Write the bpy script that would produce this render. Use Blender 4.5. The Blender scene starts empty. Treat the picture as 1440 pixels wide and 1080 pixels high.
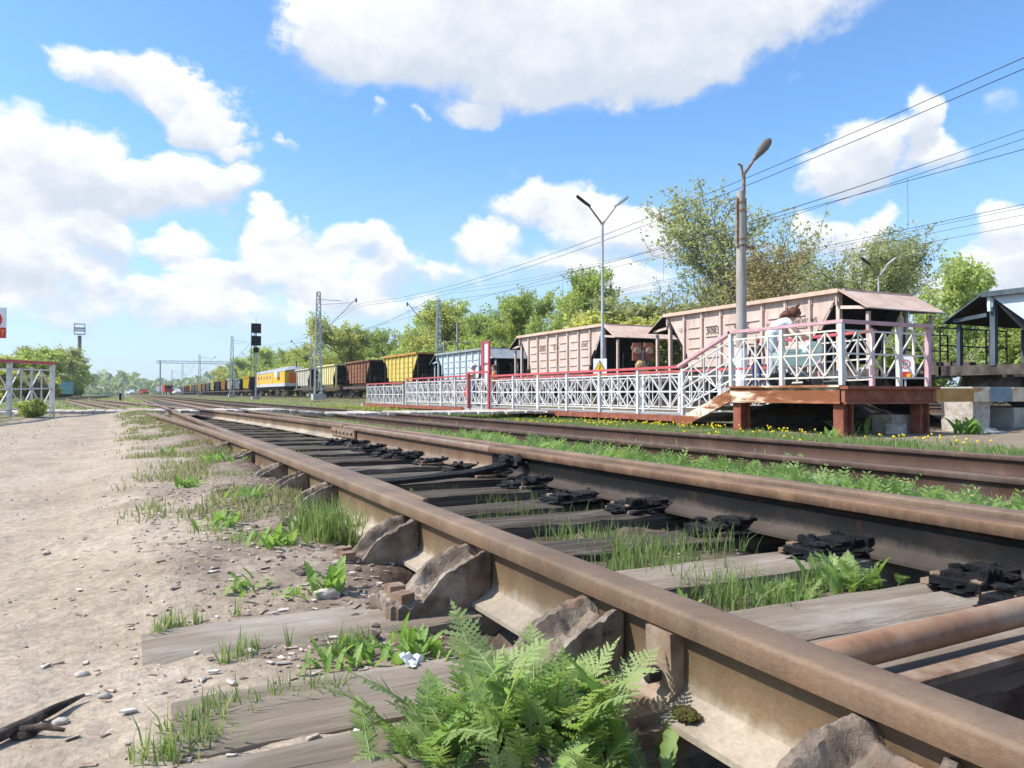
import bpy, bmesh, math, random
import numpy as np
from mathutils import Vector, Matrix, noise as mnoise

random.seed(11)
RNG = np.random.default_rng(11)
S = bpy.context.scene
COL = S.collection

# ------------------------------------------------------------------ camera, sky, sun, exposure
# world: +Y runs along the railway, +X across it towards the wagons, z = 0 is the head of the near rail
CAMZ = 0.36
YAW = math.atan2(1, 2)
PITCH = math.atan2(14, 1080)
cam = bpy.data.cameras.new('camera'); cam.lens = 27.0; cam.sensor_width = 36.0
cam.clip_start = 0.02; cam.clip_end = 6000
camo = bpy.data.objects.new('camera', cam); COL.objects.link(camo)
camo.location = (0, 0, CAMZ); camo.rotation_euler = (math.pi / 2 + PITCH, 0, -YAW)
S.camera = camo

SUN_AZ = (-0.93, 0.33)          # the sun stands over the left side of the picture
SUN_EL = math.radians(47)
_l = math.hypot(*SUN_AZ)
SUND = Vector((SUN_AZ[0] / _l * math.cos(SUN_EL), SUN_AZ[1] / _l * math.cos(SUN_EL), math.sin(SUN_EL)))
sun = bpy.data.lights.new('sun', 'SUN'); sun.energy = 4.6; sun.angle = math.radians(0.55); sun.color = (1.0, 0.955, 0.89)
suno = bpy.data.objects.new('sun', sun); COL.objects.link(suno)
suno.rotation_euler = SUND.to_track_quat('Z', 'Y').to_euler()
S.view_settings.view_transform = 'Standard'; S.view_settings.look = 'None'
S.view_settings.exposure = 0.42; S.view_settings.gamma = 1.0
S.view_settings.use_curve_mapping = False
S.cycles.max_bounces = 5; S.cycles.diffuse_bounces = 2; S.cycles.glossy_bounces = 2; S.cycles.transmission_bounces = 3
S.cycles.caustics_reflective = False; S.cycles.caustics_refractive = False
S.cycles.use_adaptive_sampling = True; S.cycles.adaptive_threshold = 0.02
S.cycles.use_denoising = True

_F0 = Vector((math.sin(YAW), math.cos(YAW), 0)); _R = Vector((math.cos(YAW), -math.sin(YAW), 0)); _Z = Vector((0, 0, 1))
_F = _F0 * math.cos(PITCH) + _Z * math.sin(PITCH); _U = _Z * math.cos(PITCH) - _F0 * math.sin(PITCH)
def ray(px, py): return _F + _R * ((px - 720) / 1080) + _U * ((540 - py) / 1080)
def gp(px, py, z=-0.22):
    """surveyed point of the ground (height z) from its bearing"""
    d = ray(px, py); t = (z - CAMZ) / d.z
    return Vector((d.x * t, d.y * t, z))
def wp(px, py, wx):
    """surveyed point on the line x = wx"""
    d = ray(px, py); t = wx / d.x
    return Vector((wx, d.y * t, CAMZ + d.z * t))

# ------------------------------------------------------------------ world
def build_world():
    w = bpy.data.worlds.new('World'); S.world = w; w.use_nodes = True
    nt = w.node_tree; nt.nodes.clear(); L = nt.links
    def nd(t, **k):
        n = nt.nodes.new(t)
        for a, b in k.items(): setattr(n, a, b)
        return n
    def sock(v, s):
        if hasattr(v, 'is_linked') or hasattr(v, 'links'): L.new(v, s)
        else: s.default_value = v
    def mt(op, a, b=None, c=None, clamp=False):
        n = nd('ShaderNodeMath', operation=op, use_clamp=clamp)
        sock(a, n.inputs[0])
        if b is not None: sock(b, n.inputs[1])
        if c is not None: sock(c, n.inputs[2])
        return n.outputs[0]
    def sstep(v, a, b, o0=0.0, o1=1.0):
        n = nd('ShaderNodeMapRange', interpolation_type='SMOOTHSTEP')
        L.new(v, n.inputs[0]); n.inputs[1].default_value = a; n.inputs[2].default_value = b
        n.inputs[3].default_value = o0; n.inputs[4].default_value = o1
        return n.outputs[0]
    sky = nd('ShaderNodeTexSky', sky_type='NISHITA', sun_disc=False)
    sky.sun_elevation = SUN_EL
    sky.sun_rotation = math.atan2(SUND.x, SUND.y)
    sky.air_density = 1.0; sky.dust_density = 0.6; sky.ozone_density = 2.5; sky.altitude = 100
    tc = nd('ShaderNodeTexCoord')
    sep = nd('ShaderNodeSeparateXYZ'); L.new(tc.outputs['Generated'], sep.inputs[0])
    az = mt('ARCTAN2', sep.outputs[0], sep.outputs[1])
    el = mt('ARCSINE', sep.outputs[2])
    cmb = nd('ShaderNodeCombineXYZ'); L.new(az, cmb.inputs[0]); L.new(el, cmb.inputs[1])
    P0 = cmb.outputs[0]
    # billowing of the outlines
    def fbm(scale, detail, rough, loc):
        mp = nd('ShaderNodeMapping'); mp.inputs['Location'].default_value = loc; mp.inputs['Scale'].default_value = (1, 1.25, 1)
        L.new(P0, mp.inputs[0])
        n = nd('ShaderNodeTexNoise'); n.inputs['Scale'].default_value = scale; n.inputs['Detail'].default_value = detail
        n.inputs['Roughness'].default_value = rough; L.new(mp.outputs[0], n.inputs['Vector'])
        return n
    n1 = fbm(9.0, 7, 0.58, (3.1, 1.7, 0))
    sub = nd('ShaderNodeVectorMath', operation='SUBTRACT'); L.new(n1.outputs['Color'], sub.inputs[0]); sub.inputs[1].default_value = (0.5, 0.5, 0.5)
    scl = nd('ShaderNodeVectorMath', operation='MULTIPLY'); L.new(sub.outputs[0], scl.inputs[0]); scl.inputs[1].default_value = (0.13, 0.105, 0)
    add = nd('ShaderNodeVectorMath', operation='ADD'); L.new(P0, add.inputs[0]); L.new(scl.outputs[0], add.inputs[1])
    P = add.outputs[0]
    blobs = CLOUDS
    F = None; E0 = None; H0 = None
    for (px, py, rx, ry, br) in blobs:
        d = ray(px, py).normalized()
        a = math.atan2(d.x, d.y); e = math.asin(d.z)
        c2 = 1 / (1 + ((px - 720) / 1080) ** 2)
        sx = 1080 / (rx * c2 * 1.12); sy = 1080 / (ry * 1.12)
        mp = nd('ShaderNodeMapping'); L.new(P, mp.inputs[0])
        mp.inputs['Scale'].default_value = (sx, sy, 0); mp.inputs['Location'].default_value = (-a * sx, -e * sy, 0)
        dt = nd('ShaderNodeVectorMath', operation='DOT_PRODUCT'); L.new(mp.outputs[0], dt.inputs[0]); L.new(mp.outputs[0], dt.inputs[1])
        q = mt('SUBTRACT', 1.0, dt.outputs['Value'], clamp=True)
        F = mt('MULTIPLY', q, br) if F is None else mt('MULTIPLY_ADD', q, br, F)
        E0 = mt('MULTIPLY', q, br * e) if E0 is None else mt('MULTIPLY_ADD', q, br * e, E0)
        H0 = mt('MULTIPLY', q, br * ry / 1080) if H0 is None else mt('MULTIPLY_ADD', q, br * ry / 1080, H0)
    # the same broken cumulus goes on all round, outside the surveyed part
    gen = nd('ShaderNodeTexNoise'); gen.inputs['Scale'].default_value = 3.2; gen.inputs['Detail'].default_value = 8; gen.inputs['Roughness'].default_value = 0.55
    L.new(tc.outputs['Generated'], gen.inputs['Vector'])
    g = sstep(gen.outputs['Fac'], 0.50, 0.72, 0.0, 1.1)
    camaz = math.atan2(_F0.x, _F0.y)
    daz = mt('ABSOLUTE', mt('SUBTRACT', az, camaz))
    out_az = sstep(daz, 0.62, 0.80); out_el = sstep(el, 0.50, 0.66)
    outm = mt('MAXIMUM', out_az, out_el)
    sepP = nd('ShaderNodeSeparateXYZ'); L.new(P, sepP.inputs[0])
    shade = mt('DIVIDE', mt('SUBTRACT', mt('MULTIPLY', sepP.outputs[1], F), E0), mt('ADD', H0, 0.002))
    F = mt('ADD', F, mt('MULTIPLY', g, outm))
    n2 = fbm(26.0, 5, 0.6, (7.7, 4.2, 0))
    Fn = mt('ADD', F, mt('MULTIPLY', mt('SUBTRACT', n2.outputs['Fac'], 0.5), 0.75))
    thick = sstep(F, 0.7, 2.3)
    # white crests, grey-blue bellies
    sh = mt('ADD', shade, mt('MULTIPLY', mt('SUBTRACT', n1.outputs['Fac'], 0.5), 1.6))
    sh = mt('ADD', sh, mt('MULTIPLY', mt('SUBTRACT', n2.outputs['Fac'], 0.5), 1.0))
    lit = sstep(sh, -0.65, 0.45)
    mr = nd('ShaderNodeMapRange', interpolation_type='SMOOTHSTEP'); L.new(Fn, mr.inputs[0]); mr.inputs[1].default_value = 0.06
    L.new(mt('MULTIPLY_ADD', lit, -0.42, 1.10), mr.inputs[2]); mask = mr.outputs[0]
    lit = mt('MULTIPLY', lit, mt('SUBTRACT', 1.0, mt('MULTIPLY', thick, 0.45)))
    mc = nd('ShaderNodeMix', data_type='RGBA'); L.new(lit, mc.inputs[0])
    mc.inputs[6].default_value = (5.2, 5.75, 6.6, 1); mc.inputs[7].default_value = (8.3, 8.4, 8.5, 1)
    # sky colour
    tint = nd('ShaderNodeMix', data_type='RGBA', blend_type='MULTIPLY'); tint.inputs[0].default_value = 1
    L.new(sky.outputs[0], tint.inputs[6]); tint.inputs[7].default_value = SKYTINT
    haze = sstep(el, -0.02, 0.34, 0.70, 0.0)
    hz = nd('ShaderNodeMix', data_type='RGBA'); L.new(haze, hz.inputs[0]); L.new(tint.outputs[2], hz.inputs[6]); hz.inputs[7].default_value = (4.7, 5.5, 6.9, 1)
    mm = nd('ShaderNodeMix', data_type='RGBA'); L.new(mask, mm.inputs[0]); L.new(hz.outputs[2], mm.inputs[6]); L.new(mc.outputs[2], mm.inputs[7])
    bg = nd('ShaderNodeBackground'); bg.inputs['Strength'].default_value = 0.10
    L.new(mm.outputs[2], bg.inputs['Color'])
    o = nd('ShaderNodeOutputWorld'); L.new(bg.outputs[0], o.inputs['Surface'])
    w.cycles.sampling_method = 'MANUAL'; w.cycles.sample_map_resolution = 512
SKYTINT = (1.22, 1.62, 1.92, 1)
CLOUDS = [
 (560,40,165,70,1),(700,60,200,80,1),(850,50,210,85,1),(1000,25,180,72,1),(1130,0,130,45,.8),(790,115,110,50,.9),(960,95,100,42,.8),(800,-90,380,120,1),(470,60,75,60,.8),
 (670,150,42,18,.8),(545,153,15,11,.5),(597,163,14,9,.5),
 (140,100,60,28,.9),(225,110,80,38,1),(280,150,62,45,1),(300,185,55,30,.9),(335,215,24,15,.8),(386,206,18,10,.5),
 (20,240,130,62,1),(140,250,120,50,1),(255,262,95,44,1),(330,265,55,32,.9),
 (125,298,55,32,1),(135,342,75,34,1),(15,335,85,55,.7),(60,390,90,34,.6),
 (392,316,42,26,1),(380,345,50,26,.8),(465,345,52,28,.9),(535,345,38,26,.8),(255,345,55,24,1),(430,388,130,36,.75),(560,375,55,30,.7),(300,388,75,28,.75),(40,375,80,30,.6),
 (240,425,130,34,.6),(350,450,170,36,.5),(110,440,55,24,.6),(20,425,70,34,.5),(550,430,110,24,.55),(480,415,80,26,.6),(150,400,70,26,.5),
 (760,295,80,36,1),(850,322,78,42,1),(925,330,34,42,.9),(690,348,55,30,.9),(800,380,120,28,.6),(640,385,50,18,.6),(880,395,90,28,.55),
 (1215,215,75,45,1),(1285,165,36,45,1),(1180,240,70,32,.9),(1310,220,50,28,.9),
 (1405,318,52,32,1),(1440,360,80,50,.9),(1200,335,40,25,.8),(1232,325,24,38,.8),(1155,325,40,25,.8),(1425,135,40,26,.22),(1350,390,130,30,.5),(1180,380,120,30,.5),
]
build_world()

# ------------------------------------------------------------------ helpers
class MB:
    def __init__(self): self.v = []; self.f = []
    def add(self, vs, fs):
        o = len(self.v); self.v += [tuple(p) for p in vs]; self.f += [tuple(i + o for i in q) for q in fs]; return self
    def box(self, c, s, rot=None, taper=1.0):
        hx, hy, hz = s[0] / 2, s[1] / 2, s[2] / 2
        vs = [Vector((x * hx * (taper if z > 0 else 1), y * hy * (taper if z > 0 else 1), z * hz)) for z in (-1, 1) for y in (-1, 1) for x in (-1, 1)]
        if rot is not None: vs = [rot @ p for p in vs]
        c = Vector(c)
        return self.add([p + c for p in vs], [(0, 2, 3, 1), (4, 5, 7, 6), (0, 1, 5, 4), (2, 6, 7, 3), (0, 4, 6, 2), (1, 3, 7, 5)])
    def bar(self, p, q, w, h=None, up=(0, 0, 1)):
        p = Vector(p); q = Vector(q); h = h or w; d = (q - p); ln = d.length
        if ln < 1e-6: return self
        d /= ln; up = Vector(up)
        if abs(d.dot(up)) > 0.98: up = Vector((0, 1, 0)) if abs(d.y) < .9 else Vector((1, 0, 0))
        s = d.cross(up).normalized(); u = s.cross(d)
        R = Matrix((s, d, u)).transposed()
        return self.box((p + q) / 2, (w, ln, h), R)
    def tube(self, pts, rad, n=8, cap=True):
        pts = [Vector(p) for p in pts]; m = len(pts)
        if not hasattr(rad, '__len__'): rad = [rad] * m
        rings = []; s = None
        for i, p in enumerate(pts):
            d = (pts[min(i + 1, m - 1)] - pts[max(i - 1, 0)]).normalized()
            if s is None:
                a = Vector((0, 0, 1)) if abs(d.z) < .9 else Vector((1, 0, 0)); s = d.cross(a).normalized()
            else:
                s = (s - d * s.dot(d)).normalized()
            u = d.cross(s)
            rings.append([p + (s * math.cos(2 * math.pi * k / n) + u * math.sin(2 * math.pi * k / n)) * rad[i] for k in range(n)])
        vs = [p for r in rings for p in r]; fs = []
        for i in range(m - 1):
            for k in range(n):
                a = i * n + k; b = i * n + (k + 1) % n
                fs.append((a, b, b + n, a + n))
        if cap: fs.append(tuple(range(n - 1, -1, -1))); fs.append(tuple((m - 1) * n + k for k in range(n)))
        return self.add(vs, fs)
    def prism(self, poly, a, b, f):
        """poly: 2-d outline; f(u, v, t) -> 3-d point; extruded from t=a to t=b"""
        n = len(poly)
        vs = [f(u, v, a) for u, v in poly] + [f(u, v, b) for u, v in poly]
        fs = [tuple(range(n - 1, -1, -1)), tuple(range(n, 2 * n))] + [(i, (i + 1) % n, (i + 1) % n + n, i + n) for i in range(n)]
        return self.add(vs, fs)
    def quad(self, *p): return self.add(p, [tuple(range(len(p)))])
    def lathe(self, prof, c=(0, 0, 0), axis='z', n=16):
        vs = []; fs = []; c = Vector(c)
        for r, h in prof:
            for k in range(n):
                a = 2 * math.pi * k / n; x, y = r * math.cos(a), r * math.sin(a)
                vs.append(c + (Vector((x, y, h)) if axis == 'z' else Vector((h, x, y)) if axis == 'x' else Vector((y, h, x))))
        m = len(prof)
        for i in range(m - 1):
            for k in range(n): fs.append((i * n + k, i * n + (k + 1) % n, (i + 1) * n + (k + 1) % n, (i + 1) * n + k))
        fs.append(tuple(range(n - 1, -1, -1))); fs.append(tuple((m - 1) * n + k for k in range(n)))
        return self.add(vs, fs)
    def lump(self, c, r, amp=.25, seed=0, sub=2, freq=2.0):
        bm = bmesh.new(); bmesh.ops.create_icosphere(bm, subdivisions=sub, radius=1)
        if not hasattr(r, '__len__'): r = (r, r, r)
        vs = []
        for v in bm.verts:
            k = 1 + amp * mnoise.noise(v.co * freq + Vector((seed * 3.7, seed * 1.3, seed))) + amp * .5 * mnoise.noise(v.co * freq * 2.6 + Vector((seed, seed * 2.1, 5)))
            vs.append(Vector((v.co.x * r[0] * k + c[0], v.co.y * r[1] * k + c[1], v.co.z * r[2] * k + c[2])))
        bm.verts.index_update()
        fs = [tuple(v.index for v in f.verts) for f in bm.faces]; bm.free()
        return self.add(vs, fs)
    def mesh(self, name, mat, smooth=None):
        me = bpy.data.meshes.new(name); me.from_pydata(self.v, [], self.f); me.update()
        if mat:
            for m in (mat if isinstance(mat, (list, tuple)) else [mat]): me.materials.append(m)
        if smooth is not None:
            me.polygons.foreach_set('use_smooth', [True] * len(me.polygons))
            me.set_sharp_from_angle(angle=math.radians(smooth))
        return me
    def build(self, name, mat, parent=None, smooth=None, loc=None):
        return put(name, self.mesh(name, mat, smooth), parent, loc)

def put(name, me, parent=None, loc=None, rot=None, scale=None):
    o = bpy.data.objects.new(name, me); COL.objects.link(o)
    if parent is not None: o.parent = parent
    if loc is not None: o.location = loc
    if rot is not None: o.rotation_euler = rot
    if scale is not None: o.scale = scale if hasattr(scale, '__len__') else (scale,) * 3
    return o
def tag(o, label=None, cat=None, group=None, kind=None):
    if label: o['label'] = label
    if cat: o['category'] = cat
    if group: o['group'] = group
    if kind: o['kind'] = kind
    return o
def thing(name, label, cat, loc=(0, 0, 0), rotz=0, group=None):
    o = bpy.data.objects.new(name, None); COL.objects.link(o); o.empty_display_size = .1
    o.location = loc; o.rotation_euler = (0, 0, rotz)
    return tag(o, label, cat, group)
def copy_tree(o, parent=None, kids=None):
    c = o.copy(); COL.objects.link(c); c.parent = parent
    for ch in list(o.children): copy_tree(ch, c)
    return c
def fast_mesh(name, verts, quads, mat, var=None, smooth=False):
    """numpy arrays -> mesh; quads (n,k)"""
    me = bpy.data.meshes.new(name)
    nv = len(verts); nf, k = quads.shape
    me.vertices.add(nv); me.vertices.foreach_set('co', np.asarray(verts, np.float32).ravel())
    me.loops.add(nf * k); me.loops.foreach_set('vertex_index', quads.astype(np.int32).ravel())
    me.polygons.add(nf); me.polygons.foreach_set('loop_start', np.arange(0, nf * k, k, dtype=np.int32))
    me.polygons.foreach_set('loop_total', np.full(nf, k, np.int32))
    if smooth: me.polygons.foreach_set('use_smooth', np.ones(nf, bool))
    me.update(calc_edges=True)
    if var is not None:
        a = me.attributes.new('var', 'FLOAT', 'POINT'); a.data.foreach_set('value', np.asarray(var, np.float32))
    if mat: me.materials.append(mat)
    return me
def _h(ix, iy, s):
    n = (ix.astype(np.int64) * 374761393 + iy.astype(np.int64) * 668265263 + s * 1274126177) & 0x7fffffff
    n = ((n ^ (n >> 13)) * 1103515245 + 12345) & 0x7fffffff
    return ((n ^ (n >> 16)) & 0xffff) / 65535.0
def vnoise(x, y, s=0):
    ix = np.floor(x); iy = np.floor(y); fx = x - ix; fy = y - iy
    fx = fx * fx * (3 - 2 * fx); fy = fy * fy * (3 - 2 * fy)
    a = _h(ix, iy, s); b = _h(ix + 1, iy, s); c = _h(ix, iy + 1, s); d = _h(ix + 1, iy + 1, s)
    return (a + (b - a) * fx) * (1 - fy) + (c + (d - c) * fx) * fy
def fbm(x, y, o=4, s=0):
    t = 0; a = .5
    wx = vnoise(x * .7 + 11.3, y * .7 - 4.1, s + 71) - .5; wy = vnoise(x * .7 - 7.7, y * .7 + 9.2, s + 72) - .5
    x, y = x * .78 - y * .62 + wx, x * .62 + y * .78 + wy
    for i in range(o):
        t = t + a * vnoise(x, y, s + i); x, y = (x * .8 - y * .6) * 2.03 + 1.7, (x * .6 + y * .8) * 2.03 + 3.1; a *= .5
    return t
def ss(x, a, b):
    t = np.clip((x - a) / (b - a), 0, 1); return t * t * (3 - 2 * t)

# ------------------------------------------------------------------ materials
def M(name, stops, scale=4.0, stretch=(1, 1, 1), detail=6, rough=.8, bump=.15, bscale=None, metal=0.0, spec=.3,
      over=None, rnd=.08, tone=.45, lo=.32, hi=.68, bdist=.02):
    """stops: colours along a noise; over: list of (colour, noise scale, stretch, from, to) patches on top"""
    m = bpy.data.materials.new(name); m.use_nodes = True; nt = m.node_tree; L = nt.links
    b = nt.nodes['Principled BSDF']
    tc = nt.nodes.new('ShaderNodeTexCoord'); oi = nt.nodes.new('ShaderNodeObjectInfo')
    ofs = nt.nodes.new('ShaderNodeVectorMath'); ofs.operation = 'MULTIPLY_ADD'
    ofs.inputs[0].default_value = (37, 53, 29)
    cx = nt.nodes.new('ShaderNodeCombineXYZ')
    for i in range(3): L.new(oi.outputs['Random'], cx.inputs[i])
    L.new(cx.outputs[0], ofs.inputs[1]); L.new(tc.outputs['Object'], ofs.inputs[2])
    def noise(sc, st, det, r=.6):
        mp = nt.nodes.new('ShaderNodeMapping'); mp.inputs['Scale'].default_value = st; L.new(ofs.outputs[0], mp.inputs[0])
        n = nt.nodes.new('ShaderNodeTexNoise'); n.inputs['Scale'].default_value = sc; n.inputs['Detail'].default_value = det
        n.inputs['Roughness'].default_value = r; L.new(mp.outputs[0], n.inputs['Vector']); return n
    n1 = noise(scale, stretch, detail)
    rp = nt.nodes.new('ShaderNodeValToRGB'); e = rp.color_ramp.elements
    while len(e) < len(stops): e.new(.5)
    for i, c in enumerate(stops):
        e[i].position = lo + (hi - lo) * (i / max(1, len(stops) - 1)); e[i].color = (*c, 1)
    L.new(n1.outputs['Fac'], rp.inputs[0]); col = rp.outputs[0]
    for (c, sc, st, a, z) in (over or []):
        n2 = noise(sc, st, 7, .65)
        mr = nt.nodes.new('ShaderNodeMapRange'); mr.inputs[1].default_value = a; mr.inputs[2].default_value = z; L.new(n2.outputs['Fac'], mr.inputs[0])
        mx = nt.nodes.new('ShaderNodeMix'); mx.data_type = 'RGBA'; L.new(mr.outputs[0], mx.inputs[0]); L.new(col, mx.inputs[6]); mx.inputs[7].default_value = (*c, 1)
        col = mx.outputs[2]
    if rnd:
        hs = nt.nodes.new('ShaderNodeHueSaturation'); mr = nt.nodes.new('ShaderNodeMapRange')
        mr.inputs[3].default_value = 1 - rnd; mr.inputs[4].default_value = 1 + rnd; L.new(oi.outputs['Random'], mr.inputs[0])
        L.new(mr.outputs[0], hs.inputs['Value']); L.new(col, hs.inputs['Color']); col = hs.outputs[0]
    L.new(col, b.inputs['Base Color'])
    b.inputs['Roughness'].default_value = rough; b.inputs['Metallic'].default_value = metal
    b.inputs['Specular IOR Level'].default_value = spec
    if bump:
        n3 = noise(bscale or scale * 4, stretch, 8, .7)
        bp = nt.nodes.new('ShaderNodeBump'); bp.inputs['Strength'].default_value = bump; bp.inputs['Distance'].default_value = bdist
        L.new(n3.outputs['Fac'], bp.inputs['Height']); L.new(bp.outputs[0], b.inputs['Normal'])
    return m
def leafmat(name, c0, c1, c2, trans=.35):
    m = bpy.data.materials.new(name); m.use_nodes = True; nt = m.node_tree; L = nt.links; nt.nodes.clear()
    at = nt.nodes.new('ShaderNodeAttribute'); at.attribute_name = 'var'
    oi = nt.nodes.new('ShaderNodeObjectInfo')
    ad = nt.nodes.new('ShaderNodeMath'); ad.operation = 'MULTIPLY_ADD'; L.new(oi.outputs['Random'], ad.inputs[0]); ad.inputs[1].default_value = .5; L.new(at.outputs['Fac'], ad.inputs[2])
    sb = nt.nodes.new('ShaderNodeMath'); sb.operation = 'SUBTRACT'; L.new(ad.outputs[0], sb.inputs[0]); sb.inputs[1].default_value = .25
    rp = nt.nodes.new('ShaderNodeValToRGB'); e = rp.color_ramp.elements; e.new(.5)
    for i, c in enumerate((c0, c1, c2)): e[i].position = (0, .5, 1)[i]; e[i].color = (*c, 1)
    L.new(sb.outputs[0], rp.inputs[0])
    d = nt.nodes.new('ShaderNodeBsdfPrincipled'); d.inputs['Roughness'].default_value = .55; d.inputs['Specular IOR Level'].default_value = .25
    L.new(rp.outputs[0], d.inputs['Base Color'])
    t = nt.nodes.new('ShaderNodeBsdfTranslucent')
    br = nt.nodes.new('ShaderNodeMix'); br.data_type = 'RGBA'; br.blend_type = 'MULTIPLY'; br.inputs[0].default_value = 1; L.new(rp.outputs[0], br.inputs[6]); br.inputs[7].default_value = (1.25, 1.3, .75, 1)
    L.new(br.outputs[2], t.inputs['Color'])
    mx = nt.nodes.new('ShaderNodeMixShader'); mx.inputs[0].default_value = trans; L.new(d.outputs[0], mx.inputs[1]); L.new(t.outputs[0], mx.inputs[2])
    o = nt.nodes.new('ShaderNodeOutputMaterial'); L.new(mx.outputs[0], o.inputs['Surface'])
    return m
def plain(name, c, rough=.6, metal=0): return M(name, [tuple(k * .92 for k in c), tuple(min(1, k * 1.06) for k in c)], scale=6, rough=rough, metal=metal, bump=.03, rnd=0)

def railmat(name, foot, web, under, head, top, greasy=0):
    """rail steel: dusty foot, rusty web, worn brown head; local z runs from -0.18 (foot) to 0 (head)"""
    m = bpy.data.materials.new(name); m.use_nodes = True; nt = m.node_tree; L = nt.links; b = nt.nodes['Principled BSDF']
    tc = nt.nodes.new('ShaderNodeTexCoord'); sp = nt.nodes.new('ShaderNodeSeparateXYZ'); L.new(tc.outputs['Object'], sp.inputs[0])
    def noise(sc, st, det=6, r=.6):
        mp = nt.nodes.new('ShaderNodeMapping'); mp.inputs['Scale'].default_value = st; L.new(tc.outputs['Object'], mp.inputs[0])
        n = nt.nodes.new('ShaderNodeTexNoise'); n.inputs['Scale'].default_value = sc; n.inputs['Detail'].default_value = det; n.inputs['Roughness'].default_value = r
        L.new(mp.outputs[0], n.inputs['Vector']); return n.outputs['Fac']
    n1 = noise(7, (1, 1, .6)); n2 = noise(45, (1, 1, .3)); n3 = noise(3, (1, .8, .15), 7, .7)
    a1 = nt.nodes.new('ShaderNodeMath'); a1.operation = 'MULTIPLY_ADD'; L.new(n1, a1.inputs[0]); a1.inputs[1].default_value = .07; L.new(sp.outputs[2], a1.inputs[2])
    a2 = nt.nodes.new('ShaderNodeMath'); a2.operation = 'MULTIPLY_ADD'; L.new(n2, a2.inputs[0]); a2.inputs[1].default_value = .03; L.new(a1.outputs[0], a2.inputs[2])
    mr = nt.nodes.new('ShaderNodeMapRange'); mr.inputs[1].default_value = -.13; mr.inputs[2].default_value = .05; L.new(a2.outputs[0], mr.inputs[0])
    rp = nt.nodes.new('ShaderNodeValToRGB'); e = rp.color_ramp.elements
    while len(e) < 6: e.new(.5)
    for i, (p, c) in enumerate(((0, foot), (.2, foot), (.34, web), (.66, under), (.78, head), (.97, top))): e[i].position = p; e[i].color = (*c, 1)
    L.new(mr.outputs[0], rp.inputs[0])
    st = nt.nodes.new('ShaderNodeMapRange'); st.inputs[1].default_value = .35; st.inputs[2].default_value = .75; st.inputs[3].default_value = .60; st.inputs[4].default_value = 1.3; L.new(n3, st.inputs[0])
    fine = nt.nodes.new('ShaderNodeMapRange'); fine.inputs[1].default_value = .3; fine.inputs[2].default_value = .7; fine.inputs[3].default_value = .85; fine.inputs[4].default_value = 1.12
    L.new(noise(160, (1, .6, 1), 4, .7), fine.inputs[0])
    pr = nt.nodes.new('ShaderNodeMath'); pr.operation = 'MULTIPLY'; L.new(st.outputs[0], pr.inputs[0]); L.new(fine.outputs[0], pr.inputs[1])
    hs = nt.nodes.new('ShaderNodeHueSaturation'); L.new(rp.outputs[0], hs.inputs['Color']); L.new(pr.outputs[0], hs.inputs['Value'])
    for (cc, sc, st_, lo_, hi_) in (((.27, .115, .045), 5.5, (1, .7, .5), .58, .70), ((.11, .085, .07), 3.6, (1, .6, .6), .56, .70)):
        mr2 = nt.nodes.new('ShaderNodeMapRange'); mr2.inputs[1].default_value = lo_; mr2.inputs[2].default_value = hi_; mr2.inputs[4].default_value = .55 if not greasy else .25; L.new(noise(sc, st_, 9, .72), mr2.inputs[0])
        mx = nt.nodes.new('ShaderNodeMix'); mx.data_type = 'RGBA'; L.new(mr2.outputs[0], mx.inputs[0]); L.new(rp.outputs[0] if cc[0] > .2 else last, mx.inputs[6]); mx.inputs[7].default_value = (*cc, 1); last = mx.outputs[2]
    L.new(last, hs.inputs['Color'])
    L.new(hs.outputs[0], b.inputs['Base Color']); b.inputs['Roughness'].default_value = .6 if greasy else .58; b.inputs['Specular IOR Level'].default_value = .25 if greasy else .4
    bp = nt.nodes.new('ShaderNodeBump'); bp.inputs['Strength'].default_value = .5; bp.inputs['Distance'].default_value = .004
    L.new(noise(90, (1, .7, 1), 8, .75), bp.inputs['Height']); L.new(bp.outputs[0], b.inputs['Normal'])
    return m

RAIL = railmat('rail_steel', (.45, .37, .275), (.245, .165, .09), (.17, .105, .055), (.165, .097, .053), (.235, .152, .092))
RAIL_DIRTY = railmat('rail_greasy', (.085, .065, .05), (.014, .012, .0105), (.010, .009, .008), (.085, .048, .028), (.24, .14, .08), 1)
RAIL_RUST = railmat('rail_rusty', (.085, .048, .032), (.095, .048, .028), (.062, .031, .019), (.055, .031, .021), (.14, .085, .058))
RAIL_FAR = railmat('rail_worn', (.26, .19, .13), (.22, .13, .075), (.17, .095, .055), (.15, .09, .06), (.30, .20, .14))
WOOD = M('weathered_sleeper_wood', [(.03, .022, .016), (.095, .073, .053), (.19, .15, .112)], scale=7, stretch=(.22, 6.0, 6), detail=9, rough=.9, bump=.9, bscale=9, rnd=.22, lo=.3, hi=.7,
         over=[((.02, .016, .013), 8, (.10, 9, 9), .60, .66), ((.27, .23, .18), 4, (.6, 1.5, 1.5), .55, .75)], bdist=.012)
WOOD_DUSTY = M('dusty_sleeper_wood', [(.16, .122, .088), (.26, .205, .15), (.36, .295, .225)], scale=5, stretch=(.5, 5.0, 5), detail=10, rough=.92, bump=.8, bscale=14, rnd=.1, lo=.15, hi=.85,
         over=[((.05, .038, .03), 8, (.10, 9, 9), .62, .67), ((.43, .37, .30), 3, (.6, 1.5, 1.5), .5, .72)], bdist=.012)
WOOD_PALE = M('pale_plank_wood', [(.34, .29, .23), (.50, .44, .36), (.58, .52, .45)], scale=6, stretch=(3, .3, 3), rough=.9, bump=.5, bscale=14, rnd=.15, bdist=.01)
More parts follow.
